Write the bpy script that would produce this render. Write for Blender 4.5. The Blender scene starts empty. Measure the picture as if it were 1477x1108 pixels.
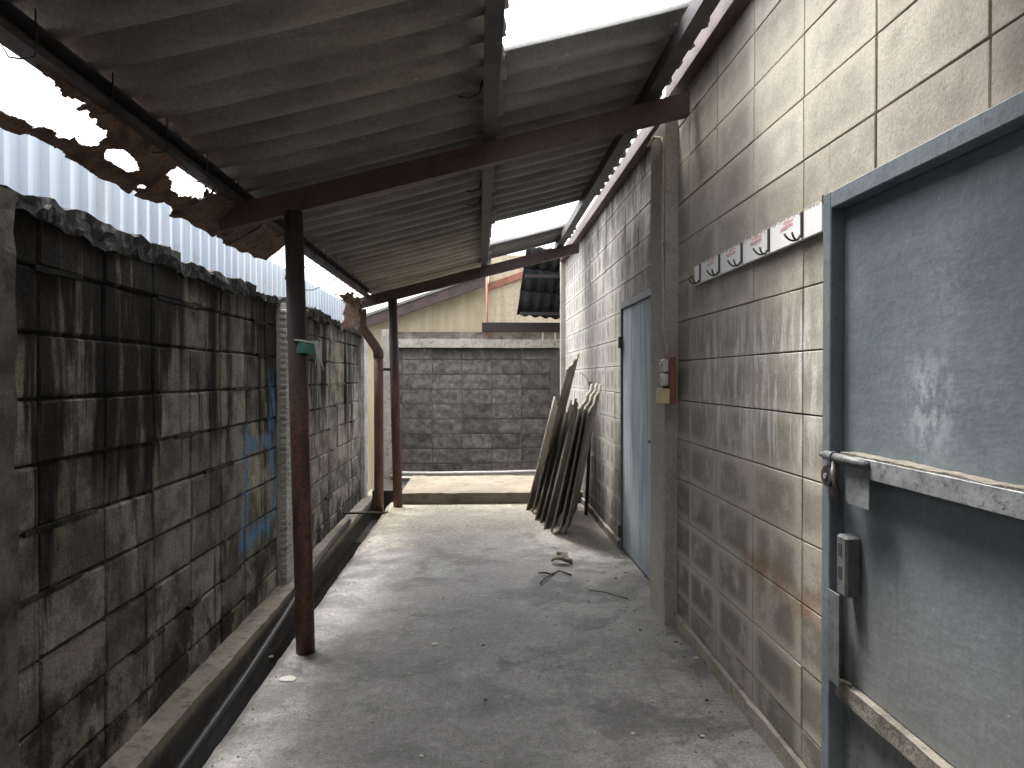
import bpy, bmesh, math, random
from mathutils import Vector, Matrix, noise as mnoise
R = math.radians
random.seed(11)
scene = bpy.context.scene
col = scene.collection

# ------------------------------------------------------------------ camera
F, VPX, VPY, CX, CY, H = 1000.0, 692.0, 544.0, 738.5, 554.0, 1.285
YAW = math.atan((CX - VPX) / F)
PITCH = math.atan((CY - VPY) / F)
cam_data = bpy.data.cameras.new('camera')
cam = bpy.data.objects.new('camera', cam_data)
col.objects.link(cam)
cam.location = (0, 0, H)
cam.rotation_euler = (R(90) - PITCH, 0, -YAW)
cam_data.sensor_width = 36
cam_data.lens = 36 * F / 1477
cam_data.clip_start = 0.02
cam_data.clip_end = 800
scene.camera = cam

# ------------------------------------------------------------------ sky, sun, exposure
SUN_EL, SUN_AZ = 70.0, -42.0      # azimuth measured from +Y (down the passage), negative = to the left
w = bpy.data.worlds.new('World'); scene.world = w; w.use_nodes = True
wn = w.node_tree
for x in list(wn.nodes): wn.nodes.remove(x)
sky = wn.nodes.new('ShaderNodeTexSky'); sky.sky_type = 'NISHITA'; sky.sun_disc = False
sky.sun_elevation = R(SUN_EL); sky.sun_rotation = R(SUN_AZ)
sky.dust_density = 6.0; sky.air_density = 1.0; sky.ozone_density = 1.0
hs = wn.nodes.new('ShaderNodeHueSaturation'); hs.inputs['Saturation'].default_value = 0.22
bg = wn.nodes.new('ShaderNodeBackground'); bg.inputs['Strength'].default_value = 0.15
wo = wn.nodes.new('ShaderNodeOutputWorld')
wn.links.new(sky.outputs[0], hs.inputs['Color']); wn.links.new(hs.outputs[0], bg.inputs['Color'])
wn.links.new(bg.outputs[0], wo.inputs['Surface'])
sd = bpy.data.lights.new('sun', 'SUN'); sd.energy = 1.0; sd.angle = R(12); sd.color = (1.0, 0.95, 0.88)
sun = bpy.data.objects.new('sun', sd); col.objects.link(sun)
dirv = Vector((math.sin(R(SUN_AZ)) * math.cos(R(SUN_EL)), math.cos(R(SUN_AZ)) * math.cos(R(SUN_EL)), math.sin(R(SUN_EL))))
sun.rotation_euler = dirv.to_track_quat('Z', 'Y').to_euler()
sun.location = dirv * 20
scene.view_settings.view_transform = 'Standard'; scene.view_settings.look = 'None'
scene.view_settings.gamma = 1.0; scene.view_settings.exposure = 2.5
scene.view_settings.use_curve_mapping = False
scene.render.engine = 'CYCLES'
scene.cycles.max_bounces = 7; scene.cycles.diffuse_bounces = 5

# ------------------------------------------------------------------ pixel -> direction helpers (distance comes from a surface)
RM = cam.rotation_euler.to_matrix()
def ray(px, py): return (RM @ Vector(((px - CX) / F, -(py - CY) / F, -1.0)))
def on(px, py, axis, val):
    d = ray(px, py); o = Vector((0, 0, H)); t = (val - o[axis]) / d[axis]; return o + d * t
def onX(px, py, v): return on(px, py, 0, v)
def onY(px, py, v): return on(px, py, 1, v)
def onZ(px, py, v=0.0): return on(px, py, 2, v)

# ------------------------------------------------------------------ materials
class NT:
    def __init__(s, name):
        s.m = bpy.data.materials.new(name); s.m.use_nodes = True
        s.t = s.m.node_tree; s.N = s.t.nodes; s.b = s.N['Principled BSDF']
        s._pos = s._obj = s._rnd = None
    def set(s, sock, v):
        if isinstance(v, bpy.types.NodeSocket): s.t.links.new(v, sock)
        elif isinstance(v, (tuple, list)) and len(v) == 3 and sock.type == 'RGBA': sock.default_value = (*v, 1)
        else: sock.default_value = v
    def pos(s):
        if s._pos is None: s._pos = s.N.new('ShaderNodeNewGeometry').outputs['Position']
        return s._pos
    def objc(s):
        if s._obj is None: s._obj = s.N.new('ShaderNodeTexCoord').outputs['Object']
        return s._obj
    def rnd(s):
        if s._rnd is None: s._rnd = s.N.new('ShaderNodeObjectInfo').outputs['Random']
        return s._rnd
    def sep(s, v):
        n = s.N.new('ShaderNodeSeparateXYZ'); s.set(n.inputs[0], v); return n.outputs
    def vec(s, x, y, z):
        n = s.N.new('ShaderNodeCombineXYZ')
        for i, v in enumerate((x, y, z)): s.set(n.inputs[i], v)
        return n.outputs[0]
    def vmul(s, v, m):
        n = s.N.new('ShaderNodeVectorMath'); n.operation = 'MULTIPLY'; s.set(n.inputs[0], v); n.inputs[1].default_value = m; return n.outputs[0]
    def vadd(s, v, m):
        n = s.N.new('ShaderNodeVectorMath'); n.operation = 'ADD'; s.set(n.inputs[0], v); s.set(n.inputs[1], m); return n.outputs[0]
    def noise(s, v, scale, detail=4, rough=0.55, dist=0.0):
        n = s.N.new('ShaderNodeTexNoise'); s.set(n.inputs['Vector'], v); n.inputs['Scale'].default_value = scale
        n.inputs['Detail'].default_value = detail; n.inputs['Roughness'].default_value = rough; n.inputs['Distortion'].default_value = dist
        return n.outputs['Fac']
    def voro(s, v, scale):
        n = s.N.new('ShaderNodeTexVoronoi'); s.set(n.inputs['Vector'], v); n.inputs['Scale'].default_value = scale
        return n.outputs['Distance']
    def mth(s, op, a, b=0.0, clamp=False):
        n = s.N.new('ShaderNodeMath'); n.operation = op; n.use_clamp = clamp; s.set(n.inputs[0], a); s.set(n.inputs[1], b); return n.outputs[0]
    def mr(s, v, a, b, c=0.0, d=1.0, smooth=True):
        n = s.N.new('ShaderNodeMapRange'); n.interpolation_type = 'SMOOTHSTEP' if smooth else 'LINEAR'; n.clamp = True
        s.set(n.inputs[0], v)
        for i, q in enumerate((a, b, c, d)): s.set(n.inputs[i + 1], q)
        return n.outputs[0]
    def mul(s, *a):
        r = a[0]
        for q in a[1:]: r = s.mth('MULTIPLY', r, q)
        return r
    def mix(s, f, a, b):
        n = s.N.new('ShaderNodeMix'); n.data_type = 'RGBA'; s.set(n.inputs[0], f); s.set(n.inputs[6], a); s.set(n.inputs[7], b); return n.outputs[2]
    def scale(s, c, f):
        n = s.N.new('ShaderNodeMix'); n.data_type = 'RGBA'; n.blend_type = 'MULTIPLY'; n.inputs[0].default_value = 1
        s.set(n.inputs[6], c); s.set(n.inputs[7], s.vec(f, f, f)); return n.outputs[2]
    def bump(s, h, strength=0.4, dist=0.01):
        n = s.N.new('ShaderNodeBump'); n.inputs['Strength'].default_value = strength; n.inputs['Distance'].default_value = dist
        s.set(n.inputs['Height'], h); s.t.links.new(n.outputs[0], s.b.inputs['Normal'])
    def done(s, color, rough=0.85, metal=0.0, spec=None):
        s.set(s.b.inputs['Base Color'], color); s.set(s.b.inputs['Roughness'], rough); s.set(s.b.inputs['Metallic'], metal)
        if spec is not None: s.b.inputs['Specular IOR Level'].default_value = spec
        return s.m
    def band(s, v, a, b, soft):      # 1 between a and b with soft borders
        return s.mul(s.mr(v, a - soft, a + soft), s.mr(v, b - soft, b + soft, 1.0, 0.0))

def m_left_block(mortar=False):
    n = NT('sooty_block' if not mortar else 'sooty_mortar')
    p = n.pos(); x, y, z = n.sep(p)[:3]
    st = n.noise(n.vmul(p, (3, 11, 0.95)), 1.0, 5, 0.66, 0.25)
    st2 = n.noise(n.vmul(p, (3, 24, 2.6)), 1.0, 5, 0.66, 0.3)
    big = n.noise(n.vmul(p, (0, 2.1, 0.35)), 1.0, 2, 0.5)
    fine = n.noise(p, 90, 5, 0.7)
    blot = n.noise(p, 5.5, 5, 0.6)
    base = n.mix(n.rnd(), (0.23, 0.208, 0.17), (0.40, 0.373, 0.318)) if not mortar else (0.085, 0.078, 0.068)
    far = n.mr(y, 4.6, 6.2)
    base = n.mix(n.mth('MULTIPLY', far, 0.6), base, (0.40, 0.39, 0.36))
    base = n.mix(n.mr(blot, 0.36, 0.62), n.scale(base, 0.45), base)
    scuff = n.mul(n.mr(n.noise(n.vmul(p, (9, 9, 3.2)), 1.0, 6, 0.7, 0.4), 0.57, 0.66), n.mr(z, 0.7, 0.1), n.mr(y, 5.2, 4.4))
    base = n.mix(n.mth('MULTIPLY', scuff, 0.75), base, (0.46, 0.44, 0.40))
    # pale lime runs
    pale = n.mul(n.mr(st2, 0.54, 0.66), n.mr(blot, 0.4, 0.62), n.mr(y, 2.5, 6.0, 0.45, 1.0))
    base = n.mix(n.mth('MULTIPLY', pale, 0.75), base, (0.56, 0.55, 0.52))
    # black mould runs, heavier at the top of the wall
    top = n.mr(z, 0.55, 1.75, 0.0, 1.0, False)
    sm = n.mth('ADD', n.mth('MULTIPLY', st, 0.75), n.mth('MULTIPLY', big, 0.55))
    sm = n.mth('ADD', sm, n.mth('MULTIPLY', top, 0.16))
    blk = n.mr(sm, 0.715, 0.84)
    crown = n.mr(n.mth('ADD', z, n.mth('MULTIPLY', st, 0.5)), 1.80, 2.06)
    blk = n.mth('MAXIMUM', n.mth('MULTIPLY', blk, 0.93), n.mth('MULTIPLY', crown, 0.97))
    wob = n.mth('ADD', y, n.mth('MULTIPLY', n.mth('SUBTRACT', n.noise(n.vmul(p, (0, 9, 1.1)), 1.0, 4, 0.6), 0.5), 0.16))
    for (yc, hw, zb) in ((2.17, 0.10, 1.30), (2.36, 0.05, 1.20), (2.66, 0.085, 0.78), (2.98, 0.035, 0.62), (3.34, 0.03, 1.15), (3.72, 0.055, 0.85), (4.35, 0.06, 1.25), (5.5, 0.05, 1.1), (6.3, 0.09, 0.9), (7.3, 0.07, 0.7)):
        blk = n.mth('MAXIMUM', blk, n.mul(n.band(wob, yc - hw, yc + hw, 0.025), n.mr(n.mth('ADD', z, n.mth('MULTIPLY', st2, 0.5)), zb + 0.1, zb + 0.55), 0.96))
    low = n.mul(n.mr(z, 0.6, 0.0), n.mr(n.noise(p, 3.5, 6, 0.68), 0.44, 0.56))
    blk = n.mth('MAXIMUM', blk, n.mth('MULTIPLY', low, 0.8))
    c = n.mix(blk, base, (0.016, 0.0155, 0.0155))
    # old blue spray paint, an open rectangle
    pn = n.mr(n.noise(n.vmul(p, (9, 9, 4)), 1.0, 5, 0.7), 0.40, 0.62)
    yy = n.mth('ADD', y, n.mth('MULTIPLY', n.noise(p, 3, 2), 0.06)); 
    v1 = n.mul(n.band(yy, 4.17, 4.29, 0.035), n.band(z, 0.28, 0.98, 0.06))
    v2 = n.mul(n.band(yy, 4.70, 4.82, 0.035), n.band(z, 0.25, 1.32, 0.06))
    h1 = n.mul(n.band(z, 0.83, 0.91, 0.025), n.band(yy, 4.2, 4.8, 0.03))
    h2 = n.mul(n.band(yy, 4.15, 4.85, 0.05), n.band(z, 0.25, 0.36, 0.05))
    h3 = n.mul(n.band(yy, 4.2, 4.4, 0.05), n.band(z, 1.1, 1.3, 0.06))
    mk = n.mth('MAXIMUM', n.mth('MAXIMUM', v1, v2), n.mth('MAXIMUM', h1, n.mth('MAXIMUM', h2, n.mth('MULTIPLY', h3, 0.5))))
    c = n.mix(n.mul(mk, pn, 0.92), c, (0.13, 0.28, 0.50))
    c = n.scale(c, n.mr(fine, 0.25, 0.75, 0.6, 1.35))
    n.bump(n.mth('ADD', n.mth('MULTIPLY', fine, 0.6), n.mth('MULTIPLY', n.noise(p, 28, 5, 0.6), 0.8)), 0.9, 0.010)
    return n.done(c, 0.88, spec=0.15)

def m_right_block():
    n = NT('grey_block')
    p = n.pos(); x, y, z = n.sep(p)[:3]; o = n.objc(); ox, oy, oz = n.sep(o)[:3]
    fine = n.noise(p, 120, 5, 0.75); med = n.noise(p, 16, 5, 0.65); blot = n.noise(p, 4.3, 4, 0.6)
    per = n.noise(n.vadd(n.vmul(o, (1, 6.0, 7.0)), n.vec(n.mth('MULTIPLY', n.rnd(), 37.0), 0, 0)), 1.0, 4, 0.6)
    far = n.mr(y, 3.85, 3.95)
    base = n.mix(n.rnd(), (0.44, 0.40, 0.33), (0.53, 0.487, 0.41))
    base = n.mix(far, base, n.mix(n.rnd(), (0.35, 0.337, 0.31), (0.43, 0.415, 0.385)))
    # damp hearts of the blocks, two cells wide on the far bay
    ey = n.mth('ABSOLUTE', oy); ez = n.mth('ABSOLUTE', oz)
    inner = n.mul(n.mr(ey, 0.115, 0.185, 1, 0), n.mr(ez, 0.045, 0.092, 1, 0))
    cell = n.mul(n.mr(n.mth('ABSOLUTE', n.mth('SUBTRACT', ey, 0.092)), 0.045, 0.082, 1, 0), n.mr(ez, 0.05, 0.09, 1, 0))
    heart = n.mix(far, inner, cell)
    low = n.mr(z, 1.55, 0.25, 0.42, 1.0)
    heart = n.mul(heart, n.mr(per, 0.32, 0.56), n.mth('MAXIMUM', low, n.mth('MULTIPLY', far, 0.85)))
    c = n.mix(n.mth('MULTIPLY', heart, 0.74), base, (0.135, 0.125, 0.108))
    c = n.mix(n.mul(n.mr(blot, 0.5, 0.75), 0.35), c, (0.22, 0.20, 0.17))
    # darker and browner towards the foot of the wall
    c = n.mix(n.mul(n.mr(n.mth('ADD', z, n.mth('MULTIPLY', blot, 0.7)), 0.75, 0.25), 0.45), c, (0.10, 0.09, 0.075))
    # black mould high up on the far bay
    mo = n.mul(n.mr(z, 1.75, 2.45), n.mr(n.noise(n.vmul(p, (1, 5, 1.6)), 1.0, 5, 0.65), 0.44, 0.62), n.mr(y, 4.0, 4.2), n.mr(y, 7.6, 6.2))
    c = n.mix(n.mth('MULTIPLY', mo, 0.85), c, (0.05, 0.05, 0.05))
    # lime runs under the hook board
    run = n.noise(n.vmul(p, (1, 19, 3.4)), 1.0, 6, 0.7, 0.35)
    reg = n.mul(n.band(y, 2.05, 3.25, 0.2), n.band(z, 1.0, 1.52, 0.16))
    far_run = n.mul(n.mr(y, 4.2, 4.5), n.band(z, 0.9, 2.1, 0.2), 0.2)
    lime = n.mul(n.mth('MAXIMUM', reg, far_run), n.mr(run, 0.46, 0.60))
    c = n.mix(n.mth('MULTIPLY', lime, 0.8), c, (0.76, 0.755, 0.73))
    # rust bleeding along one joint beside the door
    d1 = n.mth('ABSOLUTE', n.mth('SUBTRACT', z, 0.575))
    rust = n.mul(n.mr(d1, 0.015, 0.10, 1, 0), n.band(y, 2.02, 2.62, 0.14), n.mr(n.noise(p, 7, 5, 0.6), 0.3, 0.62))
    c = n.mix(n.mth('MULTIPLY', rust, 0.7), c, (0.27, 0.125, 0.045))
    c = n.scale(c, n.mr(fine, 0.25, 0.75, 0.80, 1.16))
    c = n.mix(n.mul(n.mr(n.voro(p, 85), 0.20, 0.10), n.mr(med, 0.5, 0.6), 0.6), c, (0.10, 0.09, 0.08))
    n.bump(n.mth('ADD', n.mth('MULTIPLY', fine, 0.5), n.mth('MULTIPLY', med, 0.5)), 0.5, 0.006)
    return n.done(c, 0.9, spec=0.3)

def m_back_block():
    n = NT('dark_block')
    p = n.pos(); x, y, z = n.sep(p)[:3]
    o = n.objc(); oo = n.vadd(n.vmul(o, (9, 9, 11)), n.vec(n.mth('MULTIPLY', n.rnd(), 37.0), 0, 0))
    a = n.noise(oo, 1.0, 5, 0.65); fine = n.noise(p, 70, 4, 0.7)
    b2 = n.noise(n.vmul(p, (30, 30, 14)), 1.0, 6, 0.7)
    c = n.mix(n.mr(n.mth('ADD', n.mth('MULTIPLY', a, 0.7), n.mth('MULTIPLY', b2, 0.3)), 0.36, 0.68), (0.09, 0.084, 0.075), (0.265, 0.25, 0.224))
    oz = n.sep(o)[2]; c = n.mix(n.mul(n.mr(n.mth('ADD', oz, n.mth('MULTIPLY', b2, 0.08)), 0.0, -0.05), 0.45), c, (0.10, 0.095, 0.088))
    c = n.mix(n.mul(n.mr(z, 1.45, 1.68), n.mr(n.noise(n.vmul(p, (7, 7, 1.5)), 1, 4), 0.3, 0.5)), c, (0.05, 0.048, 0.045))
    c = n.scale(c, n.mr(n.rnd(), 0, 1, 0.7, 1.12)); c = n.scale(c, n.mr(fine, 0.25, 0.75, 0.8, 1.18))
    n.bump(fine, 0.6, 0.008)
    return n.done(c, 0.9)

def m_concrete(name, c1, c2, c3=None, rough=0.85, sc=4.0, bump=0.4):
    n = NT(name); p = n.pos()
    a = n.noise(p, sc, 6, 0.62); f = n.noise(p, 80, 5, 0.7); b = n.noise(p, sc * 4.3, 5, 0.6)
    c = n.mix(n.mr(a, 0.35, 0.65), c1, c2)
    if c3: c = n.mix(n.mul(n.mr(b, 0.5, 0.68), 0.7), c, c3)
    c = n.scale(c, n.mr(f, 0.25, 0.75, 0.78, 1.2))
    n.bump(n.mth('ADD', n.mth('MULTIPLY', f, 0.6), b), bump, 0.006)
    return n.done(c, rough, spec=0.2 if rough > 0.5 else None)

def m_floor():
    n = NT('worn_concrete'); p = n.pos(); x, y, z = n.sep(p)[:3]
    a = n.noise(p, 1.5, 6, 0.6, 0.6); b = n.noise(p, 6.5, 6, 0.68); f = n.noise(p, 110, 5, 0.75); g = n.noise(p, 32, 5, 0.7)
    scr = n.noise(n.vmul(p, (16, 2.2, 1)), 1.0, 5, 0.65, 0.8)
    c = n.mix(n.mr(a, 0.36, 0.64), (0.145, 0.143, 0.138), (0.255, 0.25, 0.24))
    c = n.mix(n.mul(n.mr(b, 0.42, 0.62), 0.6), c, (0.345, 0.34, 0.327))
    c = n.mix(n.mul(n.mr(n.noise(n.vadd(p, (9, 3, 0)), 2.6, 6, 0.66, 0.4), 0.49, 0.61), 0.72), c, (0.095, 0.093, 0.09))
    c = n.mix(n.mul(n.mr(scr, 0.56, 0.70), 0.35), c, (0.13, 0.125, 0.12))
    # darker belt down the middle, paler yellowish tone near the step
    belt = n.mul(n.band(n.mth('ADD', x, n.mth('MULTIPLY', a, 0.5)), -0.42, 0.42, 0.22), n.mr(y, 5.2, 3.4), n.mr(b, 0.25, 0.5))
    c = n.mix(n.mth('MULTIPLY', belt, 0.55), c, (0.13, 0.128, 0.125))
    ye = n.mul(n.mr(n.mth('ADD', y, n.mth('MULTIPLY', b, 1.6)), 5.5, 7.2), n.mr(g, 0.3, 0.6), 0.7)
    c = n.mix(ye, c, (0.43, 0.375, 0.265))
    dust = n.mul(n.mr(x, 0.72, 1.0), n.mr(g, 0.35, 0.6), 0.5)
    c = n.mix(dust, c, (0.16, 0.15, 0.135))
    spk = n.mr(n.voro(p, 42), 0.16, 0.09)
    c = n.mix(n.mul(spk, n.mr(b, 0.5, 0.62), 0.5), c, (0.55, 0.54, 0.51))
    c = n.scale(c, n.mr(f, 0.25, 0.75, 0.55, 1.45)); c = n.scale(c, n.mr(g, 0.25, 0.75, 0.75, 1.25))
    n.bump(n.mth('ADD', n.mth('MULTIPLY', f, 0.45), n.mth('ADD', n.mth('MULTIPLY', g, 0.5), b)), 0.5, 0.007)
    return n.done(c, n.mr(b, 0.3, 0.7, 0.34, 0.72))

def m_roof():
    n = NT('fibre_cement'); p = n.pos(); x, y, z = n.sep(p)[:3]
    a = n.noise(n.vmul(p, (1.2, 3.5, 2)), 1.3, 6, 0.6); f = n.noise(p, 85, 5, 0.72); s = n.noise(n.vmul(p, (2.5, 22, 6)), 1.0, 4, 0.6)
    c = n.mix(n.mr(a, 0.35, 0.65), (0.235, 0.219, 0.185), (0.36, 0.338, 0.29))
    c = n.mix(n.mul(n.mr(s, 0.5, 0.7), 0.4), c, (0.17, 0.155, 0.12))
    ru = n.mul(n.mr(n.mth('ADD', x, n.mth('MULTIPLY', n.noise(p, 7, 4), 0.35)), -0.82, -0.98), 0.75)
    c = n.mix(ru, c, (0.19, 0.115, 0.085))
    up = n.mr(x, 0.0, 0.1)
    c = n.mix(n.mth('MULTIPLY', up, 0.75), c, n.mix(n.mr(a, 0.35, 0.65), (0.19, 0.197, 0.20), (0.28, 0.285, 0.285)))
    fleck = n.mul(n.mr(n.voro(n.vmul(p, (9, 22, 9)), 1.6), 0.16, 0.08), n.mr(n.noise(p, 3, 3), 0.5, 0.62))
    c = n.mix(n.mth('MULTIPLY', fleck, 0.6), c, (0.55, 0.53, 0.47))
    c = n.scale(c, n.mr(n.rnd(), 0, 1, 0.86, 1.1)); c = n.scale(c, n.mr(f, 0.25, 0.75, 0.8, 1.2))
    n.bump(n.mth('ADD', n.mth('MULTIPLY', f, 0.6), s), 0.4, 0.006)
    return n.done(c, 0.92, spec=0.25)

def m_rust(name, c1, c2, c3, sc=9.0, rough=0.7, metal=0.0, stretch=(1, 1, 1)):
    n = NT(name); p = n.vmul(n.pos(), stretch)
    a = n.noise(p, sc, 6, 0.65); b = n.noise(p, sc * 5, 5, 0.7)
    c = n.mix(n.mr(a, 0.36, 0.62), c1, c2); c = n.mix(n.mul(n.mr(b, 0.52, 0.66), 0.8), c, c3)
    n.bump(b, 0.5, 0.004)
    return n.done(c, rough, metal)

def m_door_grey():
    n = NT('blue_grey_paint'); p = n.pos(); x, y, z = n.sep(p)[:3]
    a = n.noise(p, 3.2, 5, 0.6); f = n.noise(p, 60, 5, 0.7); r = n.noise(n.vmul(p, (1, 30, 3)), 1.0, 5, 0.65)
    c = n.mix(n.mr(a, 0.35, 0.65), (0.122, 0.15, 0.172), (0.162, 0.193, 0.216))
    lowd = n.mr(n.mth('ADD', z, n.mth('MULTIPLY', a, 0.5)), 1.25, 0.85)
    c = n.mix(n.mth('MULTIPLY', lowd, 0.6), c, (0.17, 0.168, 0.158))
    r2 = n.noise(n.vmul(p, (1, 26, 15)), 1.0, 6, 0.72, 0.1)
    pt = n.mul(n.band(y, 1.49, 1.63, 0.05), n.band(z, 1.12, 1.32, 0.07), n.mr(r2, 0.42, 0.58))
    pt = n.mth('MAXIMUM', pt, n.mul(n.mr(n.noise(p, 2.0, 6, 0.7, 0.5), 0.56, 0.66), n.mr(r, 0.45, 0.6), 0.12))
    c = n.mix(n.mth('MULTIPLY', pt, 0.62), c, (0.42, 0.47, 0.50))
    drip = n.mul(n.mr(n.noise(n.vmul(p, (1, 16, 0.7)), 1.0, 5, 0.65), 0.55, 0.66), n.mr(z, 1.05, 0.6))
    c = n.mix(n.mth('MULTIPLY', drip, 0.5), c, (0.085, 0.082, 0.075))
    wr = n.noise(n.vmul(p, (1, 3, 3.6)), 3.0, 3, 0.5, 2.2)
    line = n.mul(n.mr(n.mth('ABSOLUTE', n.mth('SUBTRACT', wr, 0.5)), 0.0, 0.012, 1, 0), n.band(y, 1.35, 1.75, 0.1), n.band(z, 1.40, 1.62, 0.06))
    c = n.mix(n.mth('MULTIPLY', line, 0.6), c, (0.06, 0.07, 0.08))
    chip = n.mul(n.mr(n.voro(p, 26), 0.07, 0.03), n.mr(a, 0.5, 0.6))
    c = n.mix(n.mth('MULTIPLY', chip, 0.7), c, (0.5, 0.53, 0.55))
    c = n.scale(c, n.mr(f, 0.25, 0.75, 0.86, 1.12))
    n.bump(n.mth('ADD', n.mth('MULTIPLY', f, 0.4), n.mth('MULTIPLY', n.noise(n.vmul(p, (1, 2, 6)), 5, 3), 1.0)), 0.25, 0.006)
    return n.done(c, n.mr(a, 0.3, 0.7, 0.42, 0.6))

def m_door_blue():
    n = NT('weathered_blue_wood'); p = n.pos(); x, y, z = n.sep(p)[:3]
    g = n.noise(n.vmul(p, (1, 42, 1.6)), 1.0, 6, 0.66); a = n.noise(n.vmul(p, (1, 6, 1.2)), 1.0, 4); f = n.noise(p, 60, 4)
    c = n.mix(n.mr(g, 0.34, 0.66), (0.24, 0.305, 0.36), (0.52, 0.565, 0.59))
    c = n.mix(n.mul(n.mr(a, 0.46, 0.66), 0.65), c, (0.19, 0.27, 0.345))
    c = n.mix(n.mul(n.mr(g, 0.66, 0.74), 0.5), c, (0.52, 0.54, 0.55))
    mk = n.mul(n.mr(n.noise(n.vmul(p, (1, 30, 22)), 1, 3), 0.70, 0.76), n.mr(n.noise(p, 2.2, 3), 0.5, 0.6))
    c = n.mix(mk, c, (0.05, 0.055, 0.06))
    c = n.mix(n.mul(n.mr(n.mth('ADD', z, n.mth('MULTIPLY', g, 0.3)), 0.5, 0.2), 0.6), c, (0.18, 0.20, 0.21))
    n.bump(g, 0.5, 0.004)
    return n.done(c, 0.75)

def m_hookboard():
    n = NT('white_board'); p = n.pos(); x, y, z = n.sep(p)[:3]
    f = n.noise(p, 30, 4, 0.7)
    c = n.mix(n.mr(f, 0.35, 0.7), (0.80, 0.80, 0.79), (0.86, 0.86, 0.85))
    ed = n.mul(n.mr(n.mth('ADD', z, n.mth('MULTIPLY', n.noise(n.vmul(p, (1, 60, 60)), 1.0, 4, 0.7), 0.06)), 1.822, 1.834))
    c = n.mix(n.mth('MULTIPLY', ed, 0.85), c, (0.16, 0.13, 0.10))
    return n.done(c, 0.45)

def m_print():
    n = NT('faded_red_print'); p = n.pos()
    f = n.noise(n.vmul(p, (1, 150, 260)), 1.0, 3, 0.6)
    return n.done(n.mix(n.mr(f, 0.44, 0.56), (0.62, 0.16, 0.18), (0.80, 0.66, 0.66)), 0.5)

def m_plain(name, c, rough=0.6, metal=0.0, var=0.15, sc=25, bump=0.2):
    n = NT(name); f = n.noise(n.pos(), sc, 5, 0.65)
    cc = n.scale(c, n.mr(f, 0.25, 0.75, 1 - var, 1 + var)); n.bump(f, bump, 0.003)
    return n.done(cc, rough, metal)

def m_gable():
    n = NT('stained_cream_render'); p = n.pos(); x, y, z = n.sep(p)[:3]
    s = n.noise(n.vmul(p, (9, 9, 0.8)), 1.0, 5, 0.62); a = n.noise(p, 3, 5, 0.6); f = n.noise(p, 26, 5, 0.7)
    c = n.mix(n.mr(s, 0.35, 0.65), (0.45, 0.37, 0.25), (0.56, 0.48, 0.355))
    sp = n.mul(n.mr(f, 0.5, 0.62), n.mr(x, -0.2, 0.3))
    c = n.mix(n.mth('MULTIPLY', sp, 0.55), c, (0.32, 0.28, 0.20))
    c = n.mix(n.mul(n.mr(a, 0.52, 0.7), 0.5), c, (0.40, 0.33, 0.22))
    n.bump(f, 0.3, 0.006)
    return n.done(c, 0.9)

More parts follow.
